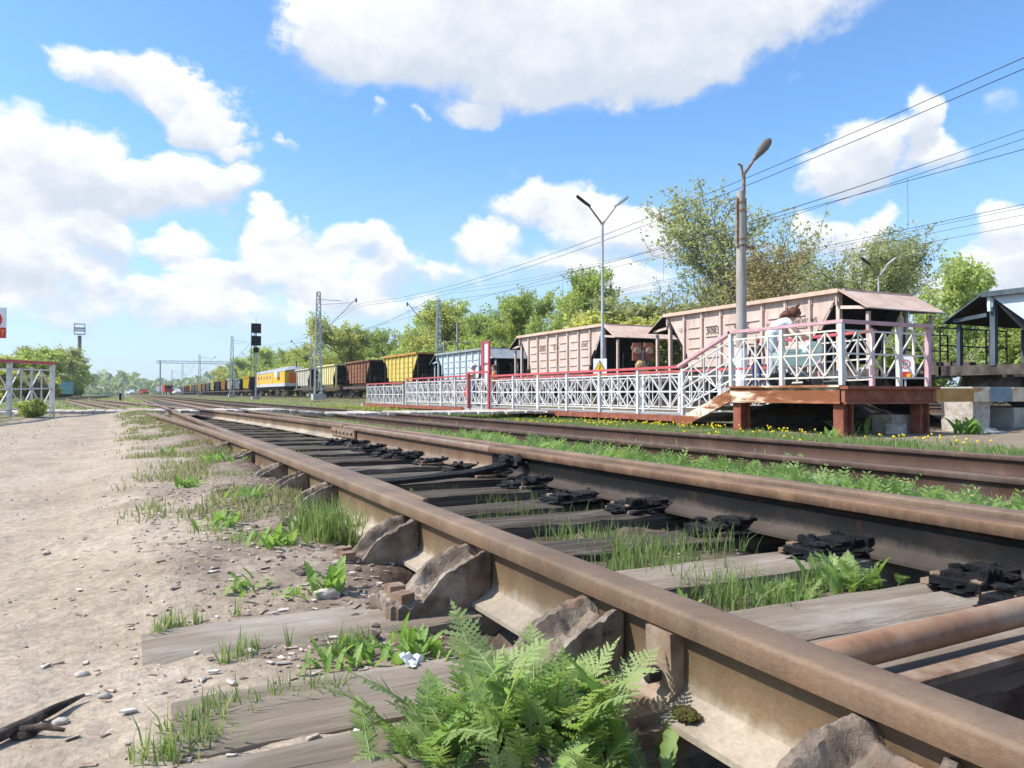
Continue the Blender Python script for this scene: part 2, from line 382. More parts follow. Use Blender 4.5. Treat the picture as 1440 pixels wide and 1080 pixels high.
BRACE = M('dusty_brace_iron', [(.11, .08, .058), (.255, .195, .145), (.42, .345, .27)], scale=14, detail=9, rough=.92, bump=1.0, bscale=45, rnd=.1, bdist=.012,
          over=[((.05, .035, .028), 30, (1, 1, 1), .60, .72), ((.30, .14, .07), 18, (1, 1, 1), .60, .75), ((.42, .35, .27), 7, (1, 1, 1), .55, .75)])
STEELPLATE = M('rusty_plate_steel', [(.15, .085, .05), (.27, .18, .12), (.36, .28, .21)], scale=14, rough=.75, bump=.4, bscale=80, rnd=.1, bdist=.004)
GREASE = M('black_axle_grease', [(.004, .004, .005), (.010, .0095, .010), (.035, .03, .027)], scale=40, rough=.38, bump=1.0, bscale=120, rnd=.1, spec=.5, bdist=.03)
ROD = M('rusty_rod', [(.20, .10, .055), (.30, .17, .10), (.36, .25, .17)], scale=9, rough=.6, bump=.3, bscale=60, bdist=.004)
RUSTRED = M('red_oxide_paint', [(.20, .055, .035), (.28, .085, .05), (.33, .13, .085)], scale=5, rough=.75, bump=.3, bscale=25, over=[((.16, .08, .045), 4, (1, 1, 1), .52, .68), ((.40, .27, .2), 7, (1, 1, 1), .62, .72)], bdist=.006)
RUSTCREAM = M('flaking_cream_beam_paint', [(.24, .085, .035), (.34, .15, .07), (.66, .56, .41), (.74, .66, .52)], scale=2.6, stretch=(1, .45, 2.2), detail=9, rough=.8, bump=.35, bscale=20, lo=.45, hi=.63, over=[((.28, .10, .045), 9, (1, .8, 1.4), .58, .64), ((.18, .07, .035), 3, (1, .7, .7), .56, .7)], bdist=.006)
CREAM = M('cream_beam_paint', [(.62, .52, .38), (.74, .65, .50)], scale=5, rough=.75, bump=.3, bscale=20, over=[((.42, .22, .09), 3, (1, .4, 2), .52, .64)])
OCHRE = M('ochre_beam_paint', [(.40, .20, .06), (.55, .33, .12)], scale=5, rough=.75, bump=.3, bscale=20)
BLUEPAINT = M('blue_grey_paint', [(.16, .23, .27), (.24, .31, .35)], scale=5, rough=.75, bump=.3, bscale=20)
WHITEPAINT = M('white_railing_paint', [(.58, .56, .53), (.74, .72, .69)], scale=5, rough=.65, bump=.2, bscale=60, over=[((.36, .25, .18), 11, (1, 1, 1), .60, .68), ((.5, .47, .43), 2.2, (1, 1, 1), .5, .7)], bdist=.003)
GREYPAINT = M('grey_railing_paint', [(.50, .52, .50), (.62, .63, .60)], scale=9, rough=.6, bump=.2, bscale=60, bdist=.003)
CREAMBAR = M('cream_railing_paint', [(.62, .55, .46), (.74, .68, .60)], scale=9, rough=.65, bump=.2, bscale=60, over=[((.40, .24, .14), 20, (1, 1, 1), .64, .72)], bdist=.003)
PINKPAINT = M('faded_pink_paint', [(.55, .30, .32), (.66, .42, .44)], scale=6, rough=.6, bump=.2, bscale=40, over=[((.66, .60, .57), 9, (1, 1, 1), .62, .72)], bdist=.003)
REDPAINT = M('red_handrail_paint', [(.46, .075, .085), (.56, .13, .14)], scale=6, rough=.55, bump=.2, bscale=40, bdist=.003)
CONCRETE = M('grey_concrete', [(.30, .28, .25), (.42, .40, .36), (.50, .47, .43)], scale=3, rough=.92, bump=.5, bscale=22, rnd=.1, over=[((.17, .15, .13), 6, (1, 1, 1), .62, .75)])
CONCRETE_PALE = M('crumbling_concrete', [(.36, .31, .26), (.55, .49, .42), (.62, .57, .50)], scale=7, rough=.95, bump=1.0, bscale=30, bdist=.03)
POLE = M('pole_concrete', [(.30, .265, .22), (.44, .40, .35)], scale=4, stretch=(1, 1, .3), rough=.9, bump=.3, bscale=25, over=[((.26, .19, .14), 10, (1, 1, .5), .60, .70)])
GALV = M('galvanised_steel', [(.38, .40, .41), (.52, .54, .55)], scale=5, rough=.5, bump=.05, metal=.2)
DARKMETAL = M('dark_iron', [(.018, .017, .018), (.045, .04, .038)], scale=5, rough=.7, bump=.2)
BOGIE = M('dusty_bogie_iron', [(.035, .028, .024), (.09, .07, .055), (.14, .11, .09)], scale=4, rough=.85, bump=.3)
BLACK = plain('black_enamel', (.012, .012, .013), .45)
WHITE = plain('white_enamel', (.80, .80, .80), .45)
SIGNRED = plain('sign_red', (.62, .04, .04), .45)
SIGNYELLOW = plain('sign_yellow', (.85, .55, .02), .45)
GLASS = plain('dark_glass', (.02, .025, .03), .12)
def wagonpaint(name, a, b, rust=(.22, .10, .05), r0=.58, r1=.74):
    return M(name, [a, b], scale=1.4, stretch=(1, 1, .5), rough=.75, bump=.12, bscale=12, lo=.35, hi=.65, rnd=.05,
             over=[(rust, 5, (1, 2.2, .35), r0, r1), (tuple(k * .78 for k in a), 2.2, (1, 1.5, .3), .5, .72)], bdist=.01)
W_PINK = wagonpaint('dusty_pink_wagon_paint', (.58, .43, .355), (.67, .525, .445), (.38, .21, .13), .53, .76)
W_PINKTRIM = wagonpaint('pink_wagon_rim_paint', (.62, .42, .31), (.72, .53, .42), (.42, .20, .10), .55, .75)
W_BLUE = wagonpaint('pale_blue_wagon_paint', (.46, .52, .55), (.57, .62, .65), (.25, .22, .2), .62, .8)
W_BLUEDARK = wagonpaint('slate_blue_wagon_paint', (.06, .08, .095), (.11, .135, .15), (.10, .07, .05), .62, .8)
W_YELLOW = wagonpaint('yellow_wagon_paint', (.64, .47, .11), (.74, .58, .18), (.30, .15, .04))
W_BROWN = wagonpaint('rust_brown_wagon_paint', (.24, .10, .055), (.32, .155, .09), (.12, .055, .035))
W_CREAMY = wagonpaint('straw_wagon_paint', (.66, .56, .24), (.75, .67, .36), (.30, .2, .08))
W_CREAM = wagonpaint('cream_wagon_paint', (.55, .50, .38), (.66, .61, .50), (.3, .22, .14))
W_BRIGHT = wagonpaint('bright_yellow_wagon_paint', (.62, .42, .02), (.72, .52, .05), (.4, .22, .03), .66, .85)
W_GREY = wagonpaint('grey_wagon_paint', (.24, .26, .27), (.33, .35, .36), (.2, .14, .1))
W_ORANGE = wagonpaint('orange_wagon_paint', (.50, .24, .05), (.60, .33, .08), (.25, .11, .04))
W_INSIDE = M('shaded_wagon_end', [(.012, .011, .011), (.035, .03, .027)], scale=3, rough=.85, bump=.2)  # near-black colour puts the shade of recessed ends and flap undersides into paint
COACHY = wagonpaint('amber_coach_paint', (.66, .36, .025), (.74, .44, .045), (.5, .26, .03), .7, .9)
COACHPALE = wagonpaint('faded_amber_coach_paint', (.68, .38, .06), (.74, .45, .09), (.5, .3, .1), .66, .85)
COACHO = plain('signal_orange_paint', (.80, .13, .02), .5)
ROOFGREY = M('coach_roof_grey', [(.24, .25, .25), (.34, .35, .34)], scale=2, rough=.6, bump=.05)
SKIRT = M('coach_skirt_grey', [(.42, .42, .42), (.56, .56, .56)], scale=2, rough=.6, bump=.05)
BARK = M('bark', [(.06, .05, .04), (.13, .11, .09)], scale=8, stretch=(1, 1, .3), rough=.95, bump=.4)
BARKPALE = M('olive_bark', [(.13, .115, .085), (.22, .20, .15)], scale=8, stretch=(1, 1, .3), rough=.95, bump=.4)
BIRCH = M('birch_bark', [(.62, .60, .56), (.74, .72, .68)], scale=4, rough=.8, bump=.1, over=[((.06, .05, .05), 6, (1, 1, 3), .62, .66)])
LEAF_G = leafmat('spring_green_leaf', (.27, .32, .10), (.45, .52, .19), (.62, .66, .32), .55)
LEAF_Y = leafmat('yellow_green_leaf', (.33, .33, .10), (.52, .52, .18), (.66, .64, .28), .55)
LEAF_B = leafmat('bronze_bud_leaf', (.26, .20, .10), (.42, .33, .16), (.54, .46, .25), .4)
LEAF_O = leafmat('olive_leaf', (.27, .28, .14), (.42, .43, .22), (.55, .56, .32), .45)
LEAF_D = leafmat('far_wood_leaf', (.19, .24, .13), (.29, .34, .20), (.40, .44, .28))
GRASS = leafmat('grass_blade', (.13, .20, .06), (.25, .33, .12), (.47, .46, .26), .45)
GRASSDRY = leafmat('dry_grass_blade', (.15, .20, .075), (.30, .30, .15), (.48, .43, .28))
TANSY = leafmat('ferny_weed_leaf', (.14, .23, .06), (.28, .39, .13), (.48, .53, .25), .45)
BROADLEAF = leafmat('broad_weed_leaf', (.13, .24, .05), (.23, .37, .09), (.36, .48, .16), .45)
SILVERLEAF = leafmat('silver_weed_leaf', (.15, .26, .11), (.25, .37, .18), (.38, .48, .28))
DANDELION = plain('dandelion_yellow', (.85, .62, .01), .6)
STALK = plain('green_stalk', (.22, .30, .08), .6)
PEBBLE = leafmat('pebbles', (.13, .105, .085), (.33, .27, .215), (.60, .53, .45), 0.0)
CHIP = M('bark_and_wood_chips', [(.14, .08, .06), (.33, .24, .18), (.72, .67, .60)], scale=30, rough=.9, bump=.2, rnd=.4, lo=.3, hi=.7)

# ------------------------------------------------------------------ ground
def gz(x, y):
    x = np.asarray(x, float); y = np.asarray(y, float)
    z = np.full(np.broadcast(x, y).shape, -.205) + .012 * ss(x, -.1, .1) * (1 - ss(x, .5, .7))
    bank = ss(y, 2.05, 2.5) * ss(x, -.4, .08) * (1 - ss(x, .74, .92)); z = z + bank * (.048 + .045 * ss(x, .2, .7) * ss(y, 2.9, 4.2))
    z = z - .001 * ss(x, .0, .15) * (1 - ss(x, .5, .62)) * ss(y, .8, 1.0) * (1 - ss(y, 2.0, 2.3))
    lvl = -.232 - .045 * ss(y, 2.7, 3.4)
    z = z + (lvl + .205) * ss(x, .74 - .26 * (1 - ss(y, 1.6, 2.4)), .95 - .2 * (1 - ss(y, 1.6, 2.4)))                      # the cribs between the sleepers
    z = z - (.13 + lvl + .232) * ss(x, 2.08, 2.22) * (1 - ss(x, 2.75, 2.95)) * (1 - ss(y, 7.5, 9)); z = z + (-.29 - lvl) * ss(x, 2.9, 3.4) + (-.335 + .29) * ss(x, 3.9, 4.6)
    z = z + .20 * ss(x, 13.5, 17.5) + (-.10) * ss(x, 24, 34)
    cross = ss(y, 12, 18.3) * (1 - ss(y, 21.5, 28)) * (1 - ss(x, .2, .9))
    z = z + .15 * cross                                           # the path climbs to the foot crossing
    z = z - .06 * ss(y, 24, 40) * (1 - ss(x, 1, 4))
    z = z - .21 * ss(x, 1.0, 1.15) * (1 - ss(x, 2.2, 2.4)) * ss(y, .70, .78) * (1 - ss(y, .96, 1.02))   # pit of the point rods
    z = z - .10 * ss(x, .60, .70) * (1 - ss(x, .98, 1.05)) * ss(y, .72, .80) * (1 - ss(y, .96, 1.02))
    for a, b in ((1.53, 1.74), (2.02, 2.27), (2.55, 2.83)):        # hollows under the rail foot
        z = z - .05 * ss(x, .66, .76) * (1 - ss(x, .93, 1.0)) * ss(y, a, a + .05) * (1 - ss(y, b - .05, b))
    trk = ss(x, .5, .8) * (1 - ss(x, 2.8, 3.1))
    z = z + (fbm(x * 9, y * 9, 3, 5) - .44) * (.018 + .035 * trk) + (fbm(x * 1.3, y * 1.3, 3, 9) - .44) * (.03 + .03 * ss(np.hypot(x, y), 3, 6)) * (1 - ss(np.hypot(x, y), 8, 40)) 
    z = z + (fbm(x * 40, y * 40, 2, 15) - .38) * .010 * (1 - ss(np.hypot(x, y), 3, 8))
    far = ss(np.hypot(x, y), 60, 300)
    return z + far * .15
def grow(a, step, f, end):
    out = []; v = a
    while (v < end if step > 0 else v > end):
        out.append(v); v += step; step *= f
    out.append(end); return out
def build_ground():
    xs = sorted(set(np.round(grow(-1.1, -.03, 1.09, -1500) + list(np.arange(-1.1, 3.0, .026)) + grow(3.0, .03, 1.06, 1500), 4)))
    ys = sorted(set(np.round(grow(.3, -.04, 1.3, -300) + list(np.arange(.3, 3.6, .026)) + grow(3.6, .03, 1.045, 2500), 4)))
    X, Y = np.meshgrid(np.array(xs), np.array(ys)); Z = gz(X, Y)
    nx = len(xs); ny = len(ys)
    V = np.stack([X, Y, Z], -1).reshape(-1, 3)
    i = np.arange(nx * ny).reshape(ny, nx)
    Q = np.stack([i[:-1, :-1], i[:-1, 1:], i[1:, 1:], i[1:, :-1]], -1).reshape(-1, 4)
    m = bpy.data.materials.new('earth'); m.use_nodes = True; nt = m.node_tree; L = nt.links; b = nt.nodes['Principled BSDF']
    b.inputs['Roughness'].default_value = .95; b.inputs['Specular IOR Level'].default_value = .1
    tc = nt.nodes.new('ShaderNodeTexCoord')
    def noise(sc, det=7, r=.62):
        n = nt.nodes.new('ShaderNodeTexNoise'); n.inputs['Scale'].default_value = sc; n.inputs['Detail'].default_value = det; n.inputs['Roughness'].default_value = r
        L.new(tc.outputs['Object'], n.inputs['Vector']); return n.outputs['Fac']
    def ramp(src, *st):
        r = nt.nodes.new('ShaderNodeValToRGB'); e = r.color_ramp.elements
        while len(e) < len(st): e.new(.5)
        for k, (p, c) in enumerate(st): e[k].position = p; e[k].color = (*c, 1)
        L.new(src, r.inputs[0]); return r.outputs[0]
    def mixc(f, a, c):
        n = nt.nodes.new('ShaderNodeMix'); n.data_type = 'RGBA'; L.new(f, n.inputs[0]); L.new(a, n.inputs[6]); L.new(c, n.inputs[7]); return n.outputs[2]
    path = ramp(noise(2.2), (.3, (.35, .275, .198)), (.5, (.42, .335, .248)), (.7, (.48, .395, .30)))
    soil = ramp(noise(9), (.3, (.06, .042, .032)), (.5, (.125, .09, .066)), (.72, (.27, .21, .16)))
    turf = ramp(noise(.8), (.3, (.10, .085, .05)), (.5, (.15, .15, .065)), (.7, (.22, .20, .11)))
    def attr(n):
        a = nt.nodes.new('ShaderNodeAttribute'); a.attribute_name = n; return a.outputs['Fac']
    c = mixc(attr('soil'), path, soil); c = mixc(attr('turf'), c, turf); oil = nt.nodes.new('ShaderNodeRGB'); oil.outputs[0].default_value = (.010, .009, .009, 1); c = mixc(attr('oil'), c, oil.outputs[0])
    # grit: light and dark grains
    vo = nt.nodes.new('ShaderNodeTexVoronoi'); vo.inputs['Scale'].default_value = 95; L.new(tc.outputs['Object'], vo.inputs['Vector'])
    sepc = nt.nodes.new('ShaderNodeSeparateColor'); L.new(vo.outputs['Color'], sepc.inputs[0])
    gr = nt.nodes.new('ShaderNodeMapRange'); gr.inputs[1].default_value = 0; gr.inputs[2].default_value = 1; gr.inputs[3].default_value = .86; gr.inputs[4].default_value = 1.10; L.new(sepc.outputs[0], gr.inputs[0])
    fine = nt.nodes.new('ShaderNodeMapRange'); fine.inputs[1].default_value = .3; fine.inputs[2].default_value = .7; fine.inputs[3].default_value = .75; fine.inputs[4].default_value = 1.2; L.new(noise(28, 8, .7), fine.inputs[0])
    mu = nt.nodes.new('ShaderNodeMath'); mu.operation = 'MULTIPLY'; L.new(gr.outputs[0], mu.inputs[0]); L.new(fine.outputs[0], mu.inputs[1])
    hs = nt.nodes.new('ShaderNodeHueSaturation'); L.new(c, hs.inputs['Color']); L.new(mu.outputs[0], hs.inputs['Value']); L.new(hs.outputs[0], b.inputs['Base Color'])
    bp = nt.nodes.new('ShaderNodeBump'); bp.inputs['Strength'].default_value = .42; bp.inputs['Distance'].default_value = .010; L.new(noise(60, 9, .75), bp.inputs['Height'])
    bp2 = nt.nodes.new('ShaderNodeBump'); bp2.inputs['Strength'].default_value = .5; bp2.inputs['Distance'].default_value = .05; L.new(noise(7, 6, .6), bp2.inputs['Height']); L.new(bp2.outputs[0], bp.inputs['Normal'])
    L.new(bp.outputs[0], b.inputs['Normal'])
    me = fast_mesh('ground', V, Q, m, smooth=True)
    x = V[:, 0]; y = V[:, 1]
    n = fbm(x * 2.3, y * 2.3, 4, 21); n2 = fbm(x * .5, y * .5, 3, 33)
    soilv = ss(x + (n - .45) * 1.1, .05, .60) * (1 - ss(x, 3.2, 3.8))
    soilv = np.maximum(soilv * (1 - .55 * ss(y, 6, 14) * (1 - ss(x, .5, 1))), .35 * ss(n, .55, .7) * ss(x, -.6, 0))
    soilv = np.maximum(soilv, .75 * ss(x, 3.9, 4.4) * (1 - ss(x, 6.4, 6.9)))
    soilv = np.maximum(soilv, .9 * ss(x, 13.0, 14) * (1 - ss(x, 23, 25)))
    t = np.maximum(ss(x + (n2 - .45) * 2, 2.9, 3.4) * (1 - .7 * ss(x, 3.9, 4.4) * (1 - ss(x, 6.4, 6.9))) * (1 - .8 * ss(x, 13, 14) * (1 - ss(x, 23, 25))),
                   ss(y + (n2 - .4) * 10, 21, 27) * .85)
    t = np.maximum(t, 1 - ss(x + (n2 - .45) * 1.2 - .055 * np.clip(y - 10, 0, 15), -2.6, -2.1)); 
    t = t * (1 - ss(y, 2, 0) * (x < -2))
    bare = ss(x + (n - .45) * 2, 9.9, 10.9) * (1 - ss(x, 16, 17)) * ss(y, 5.0, 6.5) * (1 - ss(y, 11.5, 12.5))
    t = t * (1 - .8 * bare); soilv = np.where(bare > .2, .45, soilv)
    soilv = soilv * (1 - .42 * (1 - ss(x, .55, .75)))
    oil_shadev = ss(x + (n - .45) * .5, 1.95, 2.2) * (1 - ss(x, 2.62, 2.85)) * (1 - ss(y + (n - .4) * 2, 8, 9.4))  # near-black mask: oil-soaked ground, with shade of cribs and tongue painted in
    for nm, arr in (('oil', oil_shadev), ('soil', soilv), ('turf', np.clip(t, 0, 1))):
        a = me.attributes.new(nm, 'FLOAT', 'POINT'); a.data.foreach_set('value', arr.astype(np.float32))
    tag(put('ground', me), kind='structure')
build_ground()
def gzf(x, y): return float(gz(np.array([x]), np.array([y]))[0])

# ------------------------------------------------------------------ railway track
_half = [(.075, -.180), (.075, -.169), (.030, -.156), (.012, -.142), (.009, -.125), (.009, -.070), (.0125, -.052), (.030, -.044), (.0365, -.040), (.0375, -.010), (.0362, -.005), (.033, -.0018), (.027, -.0006)]
RAILPROF = [(-u, v) for u, v in reversed(_half)][::-1]
RAILPROF = _half + [(0, 0)] + [(-u, v) for u, v in reversed(_half)]
def rail_mesh(path, mat, tip=False):
    """path: list of (x, y) of the rail centre line; the head is at z = 0"""
    n = len(RAILPROF); vs = []; fs = []
    for i, (x, y) in enumerate(path):
        a = path[max(0, i - 1)]; c = path[min(len(path) - 1, i + 1)]
        dx, dy = c[0] - a[0], c[1] - a[1]; l = math.hypot(dx, dy); nx, ny = dy / l, -dx / l
        for u, v in RAILPROF:
            if tip:                                  # a tongue is planed thin towards its point
                k = min(1, .25 + i / 6.0); u = u * k if v > -.15 else max(u, -.075) * (k if u > 0 else 1)
            vs.append((x + nx * u, y + ny * u, v))
    for i in range(len(path) - 1):
        for k in range(n): fs.append((i * n + k, i * n + (k + 1) % n, (i + 1) * n + (k + 1) % n, (i + 1) * n + k))
    fs.append(tuple(range(n))); fs.append(tuple((len(path) - 1) * n + k for k in range(n - 1, -1, -1)))
    mb = MB(); mb.add(vs, fs); return mb.mesh('rail', mat, 38)
def steps(a, b, d0=.4, g=1.06):
    out = []; v = a
    while v < b: out.append(v); v += d0; d0 *= g
    out.append(b); return out
def sleeper_mesh(L=2.75, W=.245, H=.16, seed=0, nx=44, ny=6, rough=.006, mat=None):
    """timber with worn arrises and splits; top at z = 0, long axis x"""
    vs = []; fs = []
    us = np.linspace(-L / 2, L / 2, nx + 1); prof = []
    ws = np.linspace(-W / 2, W / 2, ny + 1)
    ring = [(w, 0.0) for w in ws] + [(W / 2, -H * .5), (W / 2, -H), (-W / 2, -H), (-W / 2, -H * .5)]
    split = [random.uniform(-W * .3, W * .3) for _ in range(2)]
    for i, u in enumerate(us):
        endk = 1 - .12 * max(0, abs(u) / (L / 2) - .97) / .03
        for (w, h) in ring:
            nz = mnoise.noise(Vector((u * 1.3 + seed * 9.1, w * 9, seed))) * rough + mnoise.noise(Vector((u * 6 + seed, w * 30, seed * 2.0))) * rough * .6
            z = h + (nz if h > -.01 else 0); ww = w
            if abs(w) > W * .49 and h > -.01: z -= .010 + abs(mnoise.noise(Vector((u * 4, seed * 3.0, w)))) * .016; ww = w * .97
            if h > -.01:
                for sx in split:
                    if abs(w - sx) < W / ny * .6: z -= max(0, mnoise.noise(Vector((u * .9 + seed * 5, sx * 40, 1)))) * .03
            if h < -.01: ww += mnoise.noise(Vector((u * 3, h * 20, seed * 7.0))) * .008
            vs.append((u, ww * endk, z))
    n = len(ring)
    for i in range(nx):
        for k in range(n): fs.append((i * n + k, (i + 1) * n + k, (i + 1) * n + (k + 1) % n, i * n + (k + 1) % n))
    fs.append(tuple(range(n))); fs.append(tuple(nx * n + k for k in range(n - 1, -1, -1)))
    mb = MB(); mb.add(vs, fs); return mb.mesh('sleeper', mat or WOOD, 40)

AX = .8575           # centre line of the near rail
BX = AX + 1.595      # of its partner
def curve(y): return AX - max(0, y - 2) ** 2 / 380 if y < 19 else AX - 17 ** 2 / 380 - (y - 19) * (34 / 380) if y < 58 else AX - 17 ** 2 / 380 - 39 * (34 / 380) - (y - 58) * .0895 + min((y - 58), 40) ** 2 * .0895 / 80 + (max(0, y - 98) * .0895)
def make_turnout():
    t = thing('railway_turnout', 'near railway switch with brown rails on grey timber sleepers beside the dirt path', 'railway track')
    r = put('stock_rail', rail_mesh([(curve(y), y) for y in steps(-.6, 18.1, .25, 1.03)], RAIL), t)
    tag(r, 'tan dusty rail with iron braces along its outer side')
    put('stock_rail', rail_mesh([(BX, y) for y in steps(-.6, 18.1, .3, 1.05)], RAIL), t)
    # straight tongue lies against the near stock rail, the curved one stands open in front of the other
    put('tongue_rail', rail_mesh([(max(AX + .020, curve(y) + .083), y) if curve(y) + .083 < AX + .06 else (AX + .06, y) for y in [2.5 + k * .12 for k in range(7)] + steps(3.4, 18.1, .3, 1.05)], RAIL, True), t)
    def tong(y): return min(BX - .075 - .072 - .035 * math.exp(-((y - .3) / 1.2) ** 2), curve(y) + 1.595 - .045)
    r = put('tongue_rail', rail_mesh([(tong(y), y) for y in steps(-.6, 4.9, .2, 1.02)], RAIL_DIRTY), t, (0, 0, -.010)); put('tongue_rail', rail_mesh([(tong(y), y) for y in steps(4.905, 8.9, .2, 1.02)], RAIL_FAR), t, (0, 0, -.008))
    tag(r, 'open tongue rail with black greasy web')
    put('closure_rail', rail_mesh([(tong(y), y) for y in steps(8.93, 18.1, .3, 1.03)], RAIL), t)
    fp = MB()
    for y in (8.55, 8.7, 8.85, 9.0, 9.15, 9.3): fp.lump((tong(y) - .05, y, -.09), (.018, .018, .018), .1, 1, 1)
    fp.bar((tong(8.45) - .028, 8.45, -.09), (tong(9.4) - .028, 9.4, -.09), .024, .10)
    fp.build('fishplate', STEELPLATE, t, 30)
    # sleepers
    ys = [.04, .62, 1.13, 1.38] + [1.88 + k * .555 for k in range(30)]
    meshes = [sleeper_mesh(3.17, seed=k, nx=64, ny=8) for k in range(7)]
    dusty = [sleeper_mesh(3.17, seed=60 + k, nx=70, ny=10, mat=WOOD_DUSTY) for k in range(3)]
    greases = []
    for s in range(3):
        g2 = MB(); g2.lump((.05, 0, -.004), (.20, .115, .030), .35, 20 + s, 4, 4)
        g2.box((.10, 0, .02), (.13, .13, .05)).box((-.02, 0, .012), (.20, .16, .026)).box((.19, .0, .03), (.05, .17, .045))
        for k in range(4): g2.lathe([(.017, 0), (.017, .03), (.012, .036)], (random.uniform(-.09, .17), random.choice((-.055, .055)) + random.uniform(-.01, .01), .025), 'z', 6)
        for k in range(7): g2.lump((random.uniform(-.08, .20), random.uniform(-.08, .08), random.uniform(.01, .045)), (random.uniform(.02, .05), random.uniform(.02, .04), random.uniform(.010, .02)), .4, 30 + s * 9 + k, 3, 3.0)
        greases.append(g2.mesh('greasy_slide_chair', GREASE, 50))
    plate = MB().box((0, 0, .006), (.36, .19, .014)).box((-.15, .06, .02), (.03, .03, .03)).box((-.15, -.06, .02), (.03, .03, .03)).mesh('slide_plate', STEELPLATE)
    bolt = MB().box((0, 0, .012), (.034, .034, .03)).mesh('spike', STEELPLATE)
    for i, y in enumerate(ys):
        L = 3.15
        far = y > 17.9
        if far: break
        s = put('sleeper', dusty[i % 3] if .1 < y < 2 else meshes[i % 7], t, (.10 + L / 2 - .02 * ((i * 7) % 5) + max(0, y - 6) * -.02, y, -.186 - .012 * ((i * 5) % 3) * (y > 2)), (0, random.uniform(-.004, .004), random.uniform(-.02, .02)))
        if y < .1: continue
        for bx_ in ((-.22, .08), (-.22, -.06), (.18, .03)): put('spike', bolt, s, (AX - .10 - L / 2 + bx_[0] * .5 - .1, bx_[1], 0), (0, 0, random.random()))
        if y < 9: put('slide_plate', plate, s, (BX - .19 - .10 - L / 2, 0, 0))
        if y < 9: put('greasy_slide_chair', greases[i % 3], s, (BX - .27 - .10 - L / 2 + random.uniform(-.02, .02), random.uniform(-.02, .02), .008), (0, 0, random.uniform(-.05, .05)), (random.uniform(.8, 1.15), random.uniform(.85, 1.1), random.uniform(.7, 1.15)))
    # braces against the web of the near rail
    def brace_mesh(seed):
        nu, nv = 46, 34; vs = []; fs = []
        for i in range(nu + 1):
            u = i / nu * .27
            for j in range(nv + 1):
                v = (j / nv - .5) * 2
                rg = float(ss(np.array(abs(v)), .60, .80)); fade = float(ss(np.array(u), .13, .20))
                if u < .205: top = .108 - .36 * u - 1.6 * max(0, u - .06) ** 2 + .026 * rg * (1 - fade) - .022 * (1 - rg) * float(ss(np.array(u), .012, .05)) * (1 - fade) - .016 * float(1 - ss(np.array(u), .0, .022))
                else: top = .016
                top = max(top, .016)
                wid = .076 * (1 + .10 * (u / .31)) * (1 - .18 * max(0, 1 - u / .05))
                nz = mnoise.noise(Vector((u * 26 + seed * 4, v * 2.4, seed))) * (.012 - .006 * rg) + mnoise.noise(Vector((u * 130, v * 11, seed * 2.0))) * .004 * (1 - rg) + mnoise.noise(Vector((u * 70, v * 6, seed * 3.0))) * .007 - .012 * max(0, mnoise.noise(Vector((u * 14 - v * 1.2, v * 7 + u * 20, seed * 5.0))) - .1)
                vs.append((-u, v * wid + mnoise.noise(Vector((u * 20, v, seed + 9.0))) * .006, -.172 + float(top) + nz * (1 if u > .02 else .4)))
        n = nv + 1
        for i in range(nu):
            for j in range(nv): fs.append((i * n + j, i * n + j + 1, (i + 1) * n + j + 1, (i + 1) * n + j))
        base = len(vs); rim = [j for j in range(n)] + [(i) * n + nv for i in range(1, nu + 1)] + [nu * n + j for j in range(nv - 1, -1, -1)] + [i * n for i in range(nu - 1, 0, -1)]
        vs += [(vs[k][0], vs[k][1], -.215) for k in rim]
        m = len(rim)
        for k in range(m): fs.append((rim[k], base + k, base + (k + 1) % m, rim[(k + 1) % m]))
        mb = MB(); mb.add(vs, fs); return mb.mesh('rail_brace', BRACE, 45)
    bm_ = [brace_mesh(k) for k in range(4)]
    nut = MB().box((0, 0, .014), (.042, .042, .03)).mesh('nut', STEELPLATE)
    for i, y in enumerate([.615, 1.27, 1.87, 2.42, 3.5, 4.08, 4.65, 5.8, 6.9]):
        b = put('rail_brace', bm_[i % 4], t, (curve(y) - .013, y, 0), (0, 0, random.uniform(-.06, .06)), (1, random.uniform(.92, 1.08), 1))
        for u, v in ((-.225, .04), (-.23, -.045)):
            if random.random() < .8: put('nut', nut, b, (u, v, -.162), (0, 0, random.random()))
    # bent steel strap and chair of the heel block
    mb = MB()
    out = [(-.040, -.045), (-.038, -.10), (-.030, -.145), (-.060, -.168), (-.075, -.172), (-.075, -.182), (-.05, -.182), (-.010, -.15), (-.010, -.045)]
    mb.prism(out, -.034, .034, lambda u, v, s: (AX + u, 1.075 + s, v))
    st = mb.build('strap', STEELPLATE, t)
    MB().lathe([(.0, 0), (.014, 0), (.014, .02), (0, .02)], (AX - .062, 1.075, -.12), 'x', 10).build('bolt_head', DARKMETAL, st)
    mb = MB().box((AX - .16, 1.085, -.192), (.24, .16, .022)).box((AX - .15, 1.08, -.172), (.20, .11, .02)).box((AX - .185, 1.10, -.15), (.035, .035, .035)).box((AX - .235, 1.045, -.15), (.035, .035, .03))
    mb.build('chair_plate', STEELPLATE, t)
    # point rods between the rails
    mb = MB(); mb.tube([(AX + .10, 1.02, -.142), (AX + .12, 1.02, -.135), (1.6, 1.035, -.132), (BX - .12, 1.06, -.13)], [.022, .031, .031, .031], 16); mb.build('point_rod', ROD, t, 40)
    mb = MB(); mb.box(((AX + BX) / 2, .968, -.178), (1.32, .05, .014), Matrix.Rotation(.02, 3, 'Z')); mb.build('flat_bar', STEELPLATE, t)
    mb = MB()
    pts = [(AX + .08, 4.32, -.16), (1.4, 4.35, -.155), (1.9, 4.38, -.13), (2.16, 4.40, -.09), (BX - .16, 4.42, -.075)]
    mb.tube(pts, [.02, .022, .022, .026, .03], 10)
